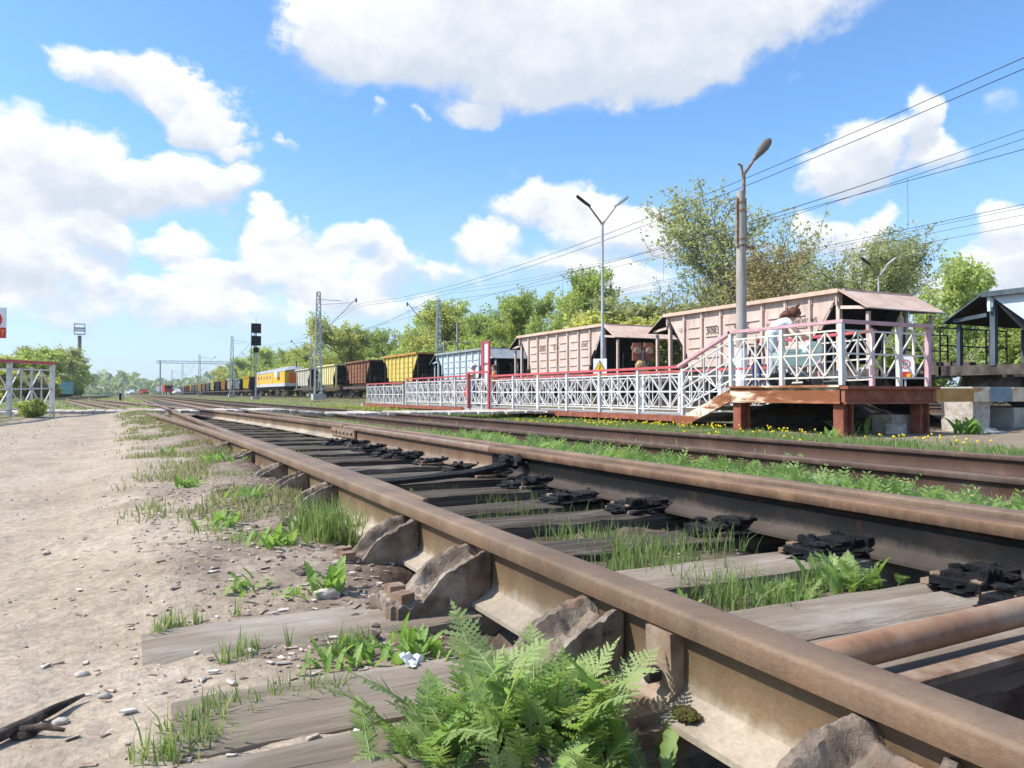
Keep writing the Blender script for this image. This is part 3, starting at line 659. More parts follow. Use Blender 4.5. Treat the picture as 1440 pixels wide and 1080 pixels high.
    for k in range(7): mb.lump((BX - .30 + k * .03, 4.41 + .02 * math.sin(k * 2), -.075 + .02 * math.cos(k * 1.7)), (.035, .04, .03), .5, k, 2, 3)
    o = mb.build('stretcher_bar', GREASE, t, 50)
    # moss cushion on the rail foot
    mb = MB(); mb.lump((AX - .052, .985, -.155), (.018, .026, .009), .35, 3, 4, 5); mb.build('moss_cushion', M('moss', [(.10, .09, .02), (.22, .19, .05)], scale=60, rough=.95, bump=1, bscale=200), t, 60)
    return t
make_turnout()

def plain_track(label, xf, y0, y1, head, mat, ysl, name='railway_track', gauge=1.595, sl_to=60, drop=.19):
    t = thing(name, label, 'railway track', (0, 0, head))
    put('rail', rail_mesh([(xf(y), y) for y in steps(y0, y1, .5, 1.08)], mat), t)
    put('rail', rail_mesh([(xf(y) + gauge, y) for y in steps(y0, y1, .5, 1.08)], mat), t)
    ms = [sleeper_mesh(2.75, seed=40 + k, nx=16, ny=4) for k in range(4)]
    y = y0 + .2; i = 0
    while y < min(y1, sl_to):
        put('sleeper', ms[i % 4], t, (xf(y) + gauge / 2 + random.uniform(-.04, .04), y, -drop), (0, 0, random.uniform(-.015, .015))); y += .6; i += 1
    return t
plain_track('straight rusty track running on from the foot crossing to the horizon', lambda y: AX + .06, 21.0, 420, 0, RAIL_FAR, 0, gauge=1.535, sl_to=70)
plain_track('rusty track bearing away to the far side of the striped marker post', lambda y: curve(y), 21.0, 420, -.01, RAIL_FAR, 0, sl_to=70)
plain_track('dark rusty track in the grass in front of the white railing', lambda y: 4.60, -2.0, 420, -.12, RAIL_RUST, 0, sl_to=60)
plain_track('track the hopper wagons stand on', lambda y: 18.84, -6, 420, .03, RAIL_RUST, 0, sl_to=60)
plain_track('outer track behind the hopper wagons', lambda y: 23.2, 0, 420, .02, RAIL_RUST, 0, sl_to=30)

# ------------------------------------------------------------------ foot crossing of planks
def make_crossing():
    t = thing('foot_crossing', 'pale plank foot crossing over the tracks between the white fences', 'crossing', (0, 19.5, 0))
    pl = []
    for k in range(4):
        mb = MB(); n = 10
        vs = []; fs = []
        for i in range(n + 1):
            v = -1.2 + 2.4 * i / n
            for (u, z) in ((-.095, -.06), (-.095, -.004), (-.085, 0), (.085, 0), (.095, -.004), (.095, -.06)):
                vs.append((u + mnoise.noise(Vector((v * 2, u * 9, k * 3.0))) * .004, v + (random.uniform(-.04, .04) if i in (0, n) and u < 0 else 0), z + mnoise.noise(Vector((v, u * 5, k * 7.0))) * .012))
        for i in range(n):
            for j in range(6): fs.append((i * 6 + j, i * 6 + (j + 1) % 6, (i + 1) * 6 + (j + 1) % 6, (i + 1) * 6 + j))
        fs.append(tuple(range(6))); fs.append(tuple(n * 6 + j for j in range(5, -1, -1)))
        mb.add(vs, fs); pl.append(mb.mesh('plank', WOOD_PALE, 40))
    rails = [curve(19.5), AX + .06, curve(19.5) + 1.595, BX, 4.60, 6.195]
    x = -2.6; i = 0
    while x < 10.3:
        if all(abs(x - r) > .19 for r in rails) or (x < -2.0):
            zz = -.005 if x < 3.2 else -.005 - .10 * min(1, (x - 3.2) / 1.2)
            put('plank', pl[i % 4], t, (x, random.uniform(-.08, .08), zz + random.uniform(-.008, .008)), (0, random.uniform(-.02, .02), random.uniform(-.01, .01))); i += 1
            x += .205
        else: x += .02
    # rails carried through the boards
    for xx, z in ((curve(19.5), 0), (AX + .06, 0), (curve(19.5) + 1.595, 0), (BX, 0)):
        put('rail', rail_mesh([(xx + (.135 if abs(xx - curve(19.5)) < 1e-3 or abs(xx - curve(19.5) - 1.595) < 1e-3 else 0), -1.42), (xx - (.135 if abs(xx - curve(19.5)) < 1e-3 or abs(xx - curve(19.5) - 1.595) < 1e-3 else 0), 1.52)], RAIL_RUST), t, (0, 0, z))
make_crossing()

# ------------------------------------------------------------------ railings
def railing(label, p, q, h=1.05, pitch=1.0, posts=None, rail=None, bars=None, post_mats=None, name='railing', cat='railing', top_over=.06, ends=(True, True), group=None, at=None):
    """lattice railing from p to q (points at its foot; heights may differ); diamonds between square posts"""
    p = Vector(p); q = Vector(q); d = q - p; ln = Vector((d.x, d.y, 0)).length; n = max(1, round(ln / pitch))
    at = at or [ln * i / n for i in range(n + 1)]; n = len(at) - 1
    t = thing(name, label, cat, p, 0, group)
    ex = Vector((d.x, d.y, 0)) / ln; slope = d.z / ln
    def P(s, z): return ex * s + Vector((0, 0, z + slope * s))
    sd = Vector((-ex.y, ex.x, 0))
    pw = .075
    for i in range(n + 1):
        if (i == 0 and not ends[0]) or (i == n and not ends[1]): continue
        m = post_mats[i % len(post_mats)] if post_mats else posts or WHITEPAINT
        MB().bar(P(at[i], -.05), P(at[i], h - .03) + ex * random.uniform(-.012, .012) + sd * random.uniform(-.012, .012), pw, pw, up=ex).build('post', m, t)
    ab = ex * (top_over if ends[0] else 0); bb = ex * (top_over if ends[1] else 0)
    MB().bar(P(0, h) - ab, P(ln, h) + bb, .105, .055).build('handrail', rail or REDPAINT, t)
    for i in range(n):
        s0 = at[i] + pw / 2; s1 = at[i + 1] - pw / 2; nq = max(2, 2 * round((s1 - s0) / .66))
        mb = MB(); w = .026; zt, zm, zb = h * .86, h * .50, h * .13
        for z in (zt, zm, zb): mb.bar(P(s0, z), P(s1, z), w, w * 1.1)
        for k in range(1, nq):
            s = s0 + (s1 - s0) * k / nq; mb.bar(P(s, zb), P(s, zt + (.06 if k == nq // 2 else 0)), w * (1.5 if k == nq // 2 else .8), w * .9, up=ex)
        for k in range(nq):
            a = s0 + (s1 - s0) * k / nq; b = s0 + (s1 - s0) * (k + 1) / nq
            za, zc = (zm, zt) if k % 2 == 0 else (zt, zm)
            o = sd * .012
            j = lambda: Vector((0, 0, random.uniform(-.012, .012)))
            mb.bar(P(a, za) + o + j(), P(b, zc) + o + j(), w * .8, w * .8)
            mb.bar(P(a, 2 * zm - za) - o + j(), P(b, 2 * zm - zc) - o + j(), w * .8, w * .8)
        mb.build('lattice_panel', bars or WHITEPAINT, t)
    return t

DZ = .50     # platform deck
PX0, PX1 = 10.40, 12.55
def make_platform():
    t = thing('platform', 'raised platform on red oxide legs with a rusty cream edge beam and steps', 'platform', (0, 0, 0))
    MB().box(((PX0 + PX1) / 2, 10.15, DZ - .05), (PX1 - PX0 - .05, 2.9, .07)).build('deck_slab', CONCRETE, t)
    o = MB().box((PX0 - .02, 10.06, DZ - .15), (.07, 2.55, .25)).build('edge_beam', RUSTCREAM, t); tag(o, 'edge beam with cream paint flaking to rust')
    MB().box((PX0 - .035, 10.06, DZ - .01), (.13, 2.6, .035)).box((PX0 - .03, 10.06, DZ - .285), (.11, 2.6, .03)).build('beam_flange', RUSTCREAM, t)
    MB().box(((PX0 + PX1) / 2, 8.72, DZ - .15), (PX1 - PX0 + .10, .07, .25)).build('edge_beam', RUSTRED, t)
    MB().box(((PX0 + PX1) / 2, 8.68, DZ - .035), (PX1 - PX0 + .16, .15, .05)).box(((PX0 + PX1) / 2, 8.70, DZ - .29), (PX1 - PX0 + .12, .12, .03)).build('beam_flange', RUSTRED, t)
    for (x, y) in ((PX0 + .12, 8.86), (PX1 - .12, 8.86), (PX0 + .12, 11.2), (PX1 - .12, 11.2)):
        mb = MB(); mb.box((x, y, -.05), (.24, .03, .56)).box((x - .105, y, -.05), (.03, .2, .56)).box((x + .105, y, -.05), (.03, .2, .56)).box((x, y, .21), (.36, .30, .03))
        mb.build('support_post', RUSTRED, t)
    MB().box((PX1 - .35, 9.25, -.18), (.5, .4, .34)).build('footing_block', CONCRETE_PALE, t)
    MB().box((PX1 - .62, 8.95, -.26), (.3, .26, .2), Matrix.Rotation(.4, 3, 'Z')).build('footing_block', CONCRETE_PALE, t)
    # steps
    y0, y1 = 11.34, 12.95
    for x in (PX0 - .03, PX1 - .35):
        mb = MB(); mb.bar((x, y0, DZ - .17), (x, y1, -.30), .05, .22, up=(0, 0, 1)); mb.build('stringer', RUSTCREAM, t)
    for k in range(4):
        f = (k + .6) / 4.4
        MB().box(((PX0 + PX1) / 2 - .15, y0 + (y1 - y0) * f - .05, DZ - .62 * f - .06), (PX1 - PX0 - .42, .36, .09), Matrix.Rotation(random.uniform(-.02, .02), 3, 'X')).build('step', CONCRETE, t)
    # low platform arm running on to the wagons
    MB().box((15.1, 9.45, DZ - .05), (2.9, 1.5, .08)).build('deck_slab', CONCRETE, t)
    MB().box((13.05, 8.66, DZ - .16), (1.02, .08, .24)).build('edge_beam', OCHRE, t)
    MB().box((13.80, 8.66, DZ - .155), (.46, .09, .25)).build('edge_beam', CREAM, t)
    MB().box((14.37, 8.66, DZ - .15), (.66, .09, .26)).build('edge_beam', BLUEPAINT, t)
    MB().box((15.2, 8.66, DZ - .15), (.96, .09, .26)).build('edge_beam', CREAM, t)
    mb = MB()
    nu, nv, nw = 8, 6, 10
    bmx = bmesh.new(); bmesh.ops.create_cube(bmx, size=1); bmesh.ops.subdivide_edges(bmx, edges=bmx.edges[:], cuts=7, use_grid_fill=True)
    for v in bmx.verts:
        k = mnoise.noise(v.co * 5) * .07 + mnoise.noise(v.co * 13) * .035
        v.co = v.co * (1 + k); v.co = Vector((v.co.x * .5 + 13.92, v.co.y * .6 + 9.0, v.co.z * .66 - .05))
    me = bpy.data.meshes.new('concrete_pier'); bmx.to_mesh(me); bmx.free(); me.materials.append(CONCRETE_PALE)
    put('concrete_pier', me, t)
    MB().lump((13.7, 8.6, -.36), (.45, .35, .12), .4, 4, 3, 2.2).build('rubble_mound', CONCRETE_PALE, t, 60)
    MB().box((15.1, 8.95, -.15), (.4, .5, .5)).build('concrete_pier', CONCRETE, t)
    MB().box((15.1, 11.3, DZ - .055), (2.9, 2.15, .07)).build('deck_slab', CONCRETE, t)
    bk = MB(); bk.lump((12.4, 11.2, -.42), (1.5, 1.3, .78), .22, 6, 4, 2.2); bk.lump((14.6, 11.6, -.4), (1.7, 1.1, .75), .2, 9, 4, 2.2); bk.build('shade_mound', M('underdeck_shade', [(.02, .016, .013), (.06, .045, .034)], scale=6, rough=.95, bump=.8), t, 60)  # added mound, coloured dark so the space below the deck looks shaded
    return t
make_platform()
WALKZ = -.11
def make_walkway():
    t = thing('walkway', 'concrete slab walkway edged with a rusty steel strip between the lattice railings', 'walkway', (0, 0, 0))
    y = 12.7; i = 0
    ms = [MB().box((0, 0, -.06), (2.1, 1.47, .12)).mesh('paving_slab', CONCRETE)]
    while y < 38:
        put('paving_slab', ms[0], t, (11.6, y + .75, WALKZ + random.uniform(-.008, .008)), (random.uniform(-.004, .004), 0, 0)); y += 1.5
    for a, b in ((12.9, 22.5), (24.8, 37.5)):
        MB().box((10.47, (a + b) / 2, WALKZ - .05), (.06, b - a, .13)).build('edge_strip', RUSTRED, t)
make_walkway()
# front railings
railing('lattice railing with faded pink handrail along the platform edge above the cream beam', (PX0 + .02, 11.36, DZ), (PX0 + .02, 8.80, DZ), 1.05, 1.28, bars=CREAMBAR, rail=PINKPAINT, post_mats=[GREYPAINT, WHITEPAINT, GREYPAINT, GREYPAINT], name='railing')
railing('lattice railing across the end of the platform with a pink corner post', (PX0 + .04, 8.80, DZ), (PX1 + .02, 8.80, DZ), 1.05, 1.05, bars=CREAMBAR, rail=PINKPAINT, post_mats=[WHITEPAINT, CREAMBAR, PINKPAINT], ends=(False, True), at=[0, 1.38, 2.13])
railing('sloping railing down the platform steps', (PX0 + .02, 12.95, WALKZ), (PX0 + .02, 11.36, DZ), 1.05, 1.6, bars=WHITEPAINT, rail=PINKPAINT, ends=(False, False), name='stair_railing')
railing('lattice railing with red handrail between the gate and the platform steps', (10.55, 22.6, WALKZ), (10.55, 12.97, WALKZ), 1.05, 1.5, bars=WHITEPAINT)
railing('lattice railing with red handrail beyond the gate, nearer stretch', (10.62, 31.3, WALKZ), (10.60, 24.4, WALKZ), 1.10, 1.4, bars=WHITEPAINT)
railing('low far end of the white railing with faded red handrail beside the dandelions', (10.55, 37.0, WALKZ - .05), (10.55, 31.5, WALKZ - .05), 1.0, 1.3, bars=WHITEPAINT)
railing('rear lattice railing of the walkway with red handrail, seen through the front one', (12.62, 12.6, WALKZ), (12.62, 37.0, WALKZ), 1.05, 1.5, bars=WHITEPAINT)
railing('rear railing of the raised platform with pink posts behind the pram', (PX1 - .02, 12.3, DZ - .05), (PX1 - .02, 9.9, DZ), 1.05, 1.2, bars=CREAMBAR, rail=REDPAINT, post_mats=[PINKPAINT], name='railing')
# gate frame in the railing
g = thing('gate_frame', 'red square tube gate frame in the white railing', 'gate', (10.5, 23.5, WALKZ))
for y in (-.85, .85): MB().box((0, y, .6), (.10, .10, 1.26)).build('post', REDPAINT, g)
MB().box((0, 0, 1.19), (.11, 1.9, .06)).build('handrail', REDPAINT, g)
mb = MB()
for z in (.95, .55, .15): mb.box((.06, 0, z), (.03, 1.6, .035))
for k in range(5):
    mb.box((.06, -.7 + k * .35, .55), (.028, .028, .82))
    if k < 4: mb.bar((.075, -.7 + k * .35, .15 + .4 * (k % 2 == 0)), (.075, -.35 + k * .35, .15 + .4 * (k % 2)), .022).bar((.045, -.7 + k * .35, .55 + .4 * (k % 2)), (.045, -.35 + k * .35, .55 + .4 * (k % 2 == 0)), .022)
mb.build('lattice_panel', WHITEPAINT, g)
MB().box((.10, -.1, .55), (.08, .08, 1.1)).build('post', WHITEPAINT, g)
# near fence by the path
railing('white lattice fence with red handrail at the end of the path', (-3.15, 14.1, -.12), (-1.42, 18.6, -.05), 1.05, 1.55, bars=WHITEPAINT, name='fence', cat='fence', group=None)

# ------------------------------------------------------------------ hopper wagons
def text_mesh(s, size, mat):
    c = bpy.data.curves.new('lettering', 'FONT'); c.body = s; c.size = size; c.extrude = .002; c.resolution_u = 2
    o = bpy.data.objects.new('lettering', c); COL.objects.link(o)
    dg = bpy.context.evaluated_depsgraph_get(); me = bpy.data.meshes.new_from_object(o.evaluated_get(dg)); bpy.data.objects.remove(o)
    me.materials.clear(); me.materials.append(mat); return me
CHALK = plain('dark_stencil', (.10, .075, .065), .8)
_share = {}
def sh(key, fn):
    if key not in _share: _share[key] = fn()
    return _share[key]
def bogie(parent, y):
    def fm():
        mb = MB()
        for s in (-1, 1):
            x = s * .98
            mb.prism([(-1.15, .52), (-1.15, .38), (-.7, .36), (-.45, .22), (.45, .22), (.7, .36), (1.15, .38), (1.15, .52), (.7, .62), (.4, .78), (-.4, .78), (-.7, .62)], x - .06, x + .06, lambda u, v, w: (w, u, v))
            for k in (-.16, 0, .16): mb.lathe([(.07, .28), (.07, .6)], (x, k, 0), 'z', 8)
        mb.box((0, 0, .62), (2.3, .42, .22)); return mb.mesh('bogie_frame', BOGIE)
    def wm():
        mb = MB(); mb.lathe([(.0, -.06), (.20, -.05), (.40, -.065), (.475, -.065), (.475, .05), (.51, .06), (.51, .085), (.40, .085), (.38, .03), (.15, .04), (.12, .12), (0, .12)], (0, 0, 0), 'x', 22); return mb.mesh('wheel', BOGIE, 35)
    b = put('bogie', sh('bogie', fm), parent, (0, y, 0))
    for yy in (-.92, .92):
        for s in (-1, 1): put('wheel', sh('wheel', wm), b, (s * .79, yy, .475), (0, 0, 0 if s > 0 else math.pi))
def wagon(label, ynear, body, rim, H=3.32, flap=True, detail=2, nums=None, inside=None, frame=None, group='hopper wagons standing in one long train', L=7.9, cat='wagon'):
    """ynear: y of the near end of the body top; z = 0 is the railhead"""
    t = thing('hopper_wagon', label, cat, (19.64, ynear + L / 2, .03), 0, group)
    inside = inside or W_INSIDE; frame = frame or body
    hw = 1.48; zb = 1.28; hl = L / 2; sl = 1.25            # end walls lean in by sl towards the bottom
    zs = 1.75                                              # below this the sides run straight down to the sill
    out = [(-hl, H), (hl, H), (hl - sl * .94, zs), (hl - sl, zb), (-hl + sl, zb), (-hl + sl * .94, zs)]
    for s in (-1, 1):
        mb = MB(); mb.prism(out, s * hw - .012, s * hw + .012, lambda u, v, w: (w, u, v)); mb.build('side_panel', body, t)
    # stiffeners
    nr = 9
    for s in ((-1, 1) if detail > 1 else (-1,)):
        joined = MB()
        for k in range(nr):
            y = -hl + .10 + (L - .2) * k / (nr - 1)
            d = hl - abs(y); zlow = zb if d > sl else zb + (H - zb) * (sl - d) / sl
            if d < .3: zlow = H - .45
            mb = MB() if detail > 1 else joined
            mb.box((s * (hw + .05), y, (H - .10 + zlow) / 2), (.09, .07, H - .10 - zlow)).box((s * (hw + .035), y, H - .24), (.05, .13, .22))
            if detail > 1: mb.build('rib', body, t)
        if detail <= 1: tag(joined.build('rib_row', body, t), kind='stuff')
        if detail > 1:
            mb = MB()
            for k in range(nr - 1):
                y = -hl + .10 + (L - .2) * (k + .5) / (nr - 1)
                for r in range(4):
                    z = H - .62 - r * .36
                    d = hl - abs(y) - .25
                    if d > sl * (H - z) / (H - zb): mb.box((s * (hw + .028), y + random.uniform(-.05, .05), z), (.05, .58, .03))
            tag(mb.build('pressed_ridges', body, t), kind='stuff')
    # top rim
    mb = MB()
    for s in (-1, 1): mb.box((s * (hw + .07), 0, H - .05), (.22, L + .06, .12))
    for s in (-1, 1): mb.box((0, s * hl, H - .05), (2 * hw - .08, .14, .12))
    mb.build('top_rim', rim, t)
    # leaning end walls and load floor
    for s in (-1, 1):
        mb = MB(); mb.prism([(s * hl, H - .02), (s * (hl - .05), H - .02), (s * (hl - sl - .05), zb), (s * (hl - sl), zb)], -hw + .02, hw - .02, lambda u, v, w: (w, u, v)); mb.build('slope_sheet', inside, t)
        mb = MB()
        for x in (-.75, 0, .75): mb.bar((x, s * (hl + .03), H - .06), (x, s * (hl - sl + .03), zb), .08, .08)
        mb.build('end_stiffeners', inside, t)
    MB().box((0, 0, zb + .55), (2 * hw - .1, L - 2 * sl - .3, .9)).build('ore_load', BOGIE, t)
    # end frames: corner posts, middle post, crossbars
    yl = hl + 1.25
    fz = 1.0
    for s in (-1, 1):
        for x in (-hw + .06, hw - .06):
            MB().box((x, s * (hl - .12), (H + fz) / 2), (.12, .12, H - fz)).build('corner_post', frame, t)
            if flap: MB().box((x * .94, s * (hl + .78), (H - .75 + fz) / 2), (.09, .09, H - .75 - fz + .1)).build('end_post', frame, t)
        if flap:
            MB().box((0, s * (hl + .80), (H - .8 + fz) / 2), (.09, .09, H - .8 - fz)).build('end_post', frame, t)
            mb = MB(); pr = [(s * (hl - .02), H + .012), (s * (hl + 1.0), H - .62), (s * (hl + 1.0), H - .65), (s * (hl - .02), H - .022)]
            mb.prism(pr, -hw - .16, hw + .16, lambda u, v, w: (w, u, v)); mb.build('end_flap', rim, t)
            mb = MB(); pr = [(s * (hl - .02), H - .024), (s * (hl + .98), H - .652), (s * (hl + .98), H - .66), (s * (hl - .02), H - .032)]; mb.prism(pr, -hw - .14, hw + .14, lambda u, v, w: (w, u, v)); mb.build('flap_shade_sheet', inside, t)  # added dark sheet: the shade under the awning put into its colour
            for x in (-hw, hw): MB().bar((x, s * hl, H - .52), (x, s * (hl + .82), H - .6), .06, .09).build('flap_strut', frame, t)
        else:
            mb = MB(); mb.box((0, s * (hl + .02), (H + fz) / 2), (.10, .10, H - fz - .1))
            for z in (H - .8, 2.0): mb.box((0, s * (hl + .03), z), (2 * hw - .2, .08, .08))
            mb.build('end_frame', inside, t)
            if detail > 0: MB().box((.35, s * (hl - .32), 1.75), (.7, .5, .6)).lathe([(.16, -.5), (.16, .5)], (-.6, s * (hl - .2), 1.6), 'x', 10).build('brake_gear', inside, t)
    # rail around the end platform
    if detail > 1:
        for s in (-1, 1):
            mb = MB()
            for z in (fz + .55, fz + 1.0): mb.bar((-hw + .1, s * yl, z), (hw - .1, s * yl, z), .035)
            for x in (-hw + .1, -.5, .5, hw - .1): mb.bar((x, s * yl, fz), (x, s * yl, fz + 1.02), .035)
            mb.build('end_guardrail', inside, t)
    # chutes and underframe
    for s in ((-1, 1) if detail > 0 else (-1,)):
        mb = MB(); mb.prism([(-2.2, zb), (2.2, zb), (1.7, .62), (.25, .62), (0, .85), (-.25, .62), (-1.7, .62)], s * .35, s * 1.38, lambda u, v, w: (w * (1 if v > 1 else .8), u, v)); mb.build('discharge_chute', body if detail else inside, t)
    mb = MB(); mb.box((-1.38, 0, .90), (.14, 2 * yl, .24)).box((1.38, 0, .90), (.14, 2 * yl, .24)).box((0, 0, .92), (.5, 2 * yl, .3))
    for s in (-1, 1): mb.box((0, s * yl, .90), (2.9, .14, .26)).box((0, s * (hl + .6), .98), (2.6, 1.2, .05))
    mb.build('underframe', BOGIE, t)
    for s in (-1, 1):
        MB().box((0, s * (yl + .35), 1.02), (.26, .62, .28)).box((0, s * (yl + .62), 1.02), (.36, .2, .34)).build('coupler', BOGIE, t)
        bogie(t, s * (hl - .35))
    for (s_, size, y, z) in (nums or []):
        put('lettering', text_mesh(s_, size, CHALK), t, (-hw - .045, -y, z), (math.pi / 2, 0, -math.pi / 2))
    return t
P = 11.88
wagon('slate blue hopper wagon with a dark awning, cut by the photo edge', 3.3, W_BLUE, W_BLUEDARK, H=2.72, inside=W_INSIDE, frame=W_BLUEDARK, L=7.9)
wagon('large pink hopper wagon numbered 3083 behind the platform railing', 15.35, W_PINK, W_PINKTRIM, frame=W_PINK, nums=[('3083', .36, -1.75, 2.42), ('5545', .36, -.35, 2.42), ('1200', .2, -3.2, 2.6), ('CB', .2, -.2, 2.12), ('30835545', .26, 2.1, 2.42), ('22', .22, 1.1, 2.4)])
wagon('pink hopper wagon behind the walkway, second from the platform', 27.5, W_PINK, W_PINKTRIM, frame=W_PINK, nums=[('3085', .32, -1.8, 2.42), ('570', .32, -.4, 2.42), ('1547', .28, 2.1, 2.42)])
wagon('pale blue hopper wagon with grey end awning behind the red notice post', 39.4, W_BLUE, W_GREY, H=2.95, frame=W_BLUE)
wagon('yellow hopper wagon with sooty end between the brown and pale blue wagons', 51.0, W_YELLOW, W_ORANGE, flap=False, H=3.25, frame=W_INSIDE)
wagon('rust brown hopper wagon behind the end of the white railing', 62.9, W_BROWN, W_BROWN, flap=False, H=3.22, frame=W_INSIDE)
wagon('straw yellow hopper wagon right of the lattice mast', 74.7, W_CREAMY, W_CREAMY, flap=False, H=3.25, detail=1)
wagon('cream hopper wagon next to the amber service car', 86.6, W_CREAM, W_CREAM, flap=False, H=3.2, detail=1)
FARW = [('bright yellow', W_BRIGHT, 3.25), ('grey', W_GREY, 3.1), ('cream', W_CREAM, 3.3), ('orange', W_ORANGE, 3.25), ('slate blue', W_BLUEDARK, 3.1), ('straw', W_CREAMY, 3.3), ('grey', W_GREY, 3.1),
        ('amber', W_ORANGE, 3.25), ('yellow', W_YELLOW, 3.25), ('orange', W_ORANGE, 3.2), ('grey', W_GREY, 3.2), ('amber', W_YELLOW, 3.25), ('brown', W_BROWN, 3.2), ('brown', W_BROWN, 3.1), ('brown', W_ORANGE, 3.1), ('grey', W_GREY, 3.1), ('brown', W_BROWN, 3.1)]
ORD = ['first', 'second', 'third', 'fourth', 'fifth', 'sixth', 'seventh', 'eighth', 'ninth', 'tenth', 'eleventh', 'twelfth', 'thirteenth', 'fourteenth', 'fifteenth', 'sixteenth', 'seventeenth']
for i, (c, m, H) in enumerate(FARW):
    wagon(f'{c} hopper wagon, {ORD[i]} in the train beyond the amber service car', 134.5 + P * i, m, m, H=H, flap=False, detail=0, frame=W_INSIDE, L=8.4)

def service_car():
    y0, y1 = 102.0, 128.0
    t = thing('service_car', 'amber railway service car with grey roof and orange end panel', 'rail car', (19.64, y0, .03))
    Ltot = y1 - y0; hw = 1.52
    sec = [(-hw, 1.75), (-hw, 3.25), (-hw + .10, 3.38), (hw - .10, 3.38), (hw, 3.25), (hw, 1.75)]
    MB().prism(sec, 0, 9.2, lambda u, v, w: (u, w, v)).build('cab_body', COACHY, t)
    MB().prism(sec, 9.3, Ltot, lambda u, v, w: (u, w, v)).build('coach_body', COACHPALE, t)
    rf = [(-hw - .03, 3.30), (-hw + .12, 3.62), (-.75, 3.95), (0, 4.05), (.75, 3.95), (hw - .12, 3.62), (hw + .03, 3.30)]
    mb = MB(); n = len(rf); vs = []; fs = []
    for k, (y, f) in enumerate(((-.05, .35), (1.4, 1.0), (9.0, 1.0), (16, .93), (Ltot + .05, .9))):
        vs += [(u, y, 3.30 + (v - 3.30) * f) for u, v in rf]
    for k in range(4):
        for j in range(n - 1): fs.append((k * n + j, k * n + j + 1, (k + 1) * n + j + 1, (k + 1) * n + j))
    fs += [tuple(range(n - 1, -1, -1)), tuple(4 * n + j for j in range(n))]
    mb.add(vs, fs); mb.build('roof', ROOFGREY, t)
    MB().box((0, Ltot / 2, 1.55), (3.06, Ltot + .1, .42)).build('skirt', SKIRT, t)
    MB().box((.25, -.03, 2.45), (2.4, .06, 1.3)).build('end_panel', COACHO, t)
    MB().box((.5, -.08, 2.72), (.8, .04, .35)).build('end_window', GLASS, t)
    MB().box((-hw - .18, 4.6, 2.95), (.42, 1.9, .72)).build('air_conditioner', WHITE, t)
    for k in range(5):
        MB().box((-hw - .012, 11.4 + k * 2.7, 2.7), (.03, .7, .42)).build('window', GLASS, t)
    for y in (1.2, 9.9, 24.6): MB().box((-hw - .012, y, 2.5), (.03, .75, 1.4)).build('door', COACHPALE if y < 5 else COACHY, t)
    MB().tube([(.1, .8, 3.7), (.1, .8, 4.6)], .07, 8).build('exhaust_pipe', DARKMETAL, t)
    MB().box((0, Ltot / 2, 1.15), (2.2, Ltot - 6, .5)).build('underframe', BOGIE, t)
    for y in (2.6, 8.4, 22.8): bogie(t, y)
service_car()

# ------------------------------------------------------------------ overhead line
def lattice_mast(x, y, label, h=9.0, arms=True, base=.0, side=1, gr='lattice masts of the overhead line'):
    t = thing('lattice_mast', label, 'mast', (x, y, base), 0, gr)
    w0, w1 = .30, .14
    for sx in (-1, 1):
        for sy in (-1, 1): MB().bar((sx * w0, sy * w0 * .7, 0), (sx * w1, sy * w1 * .7, h), .075).build('mast_leg', GALV, t)
    mb = MB(); n = 14
    for k in range(n):
        a, b = k / n, (k + 1) / n
        wa, wb = w0 + (w1 - w0) * a, w0 + (w1 - w0) * b
        for s in (-1, 1):
            f = 1 if k % 2 else -1
            mb.bar((-wb, s * wb * .7, h * b), (wb, s * wb * .7, h * b), .05)
            mb.bar((f * wa, s * wa * .7, h * a), (-f * wb, s * wb * .7, h * b), .035)
            mb.bar((s * wa, f * wa * .7, h * a), (s * wb, -f * wb * .7, h * b), .035)
    mb.build('bracing', GALV, t)
    MB().box((0, 0, .12), (1.0, .9, .5)).build('foundation', CONCRETE, t)
    if arms:
        mb = MB(); mb.bar((side * .2, 0, h * .6), (side * 3.3, 0, h * .965), .06).bar((side * .1, 0, h * .88), (side * 3.0, 0, h * .92), .03).bar((0, 0, h * .93), (side * 1.9, .0, h * .93), .05); mb.build('cantilever', GALV, t)
        MB().lathe([(.05, 0), (.09, .06), (.05, .12), (.09, .18), (.05, .24), (.09, .30), (.05, .36)], (side * 3.25, 0, h * .965 - .4), 'z', 8).build('insulator', DARKMETAL, t)
    return t
lattice_mast(14.4, 65.5, 'tall galvanised lattice mast in front of the straw yellow wagon', 9.0)
lattice_mast(14.3, 125.0, 'galvanised lattice mast left of the black signal', 9.2)
for k, yy in enumerate((185, 245, 305)): lattice_mast(14.3, yy, f'small far lattice mast, {ORD[k]} beyond the black signal', 9.2)
lattice_mast(27.4, 71.0, 'green grey lattice mast standing among the trees behind the pale blue wagon', 9.6, side=-1)
lattice_mast(27.4, 130.0, 'lattice mast rising behind the cream wagon in front of the trees', 9.6, side=-1)
lattice_mast(27.4, 190.0, 'lattice mast directly behind the black signal', 10.5, side=-1)
def wire(label, fn, ys, r=.014, name='overhead_wire', drops=None, group='wires over the railway'):
    t = thing(name, label, 'wire', (0, 0, 0), 0, group)
    MB().tube([fn(y) for y in ys], r, 5, False).build('strand', DARKMETAL, t)
    if drops:
        for y in drops[0]: MB().tube([fn(y), drops[1](y)], .007, 4, False).build('dropper', DARKMETAL, t)
    return t
def cat_z(y, lo, k=.00148, span=60, y0=35): 
    u = (y - y0 + span / 2) % span - span / 2
    return lo + k * u * u
YS = list(np.arange(-6, 130, 4.0)) + list(np.arange(130, 330, 10.0))
wire('upper wire of the nearest pair crossing above the concrete lamp post', lambda y: (17.6, y, cat_z(y, 6.84)), YS, .010)
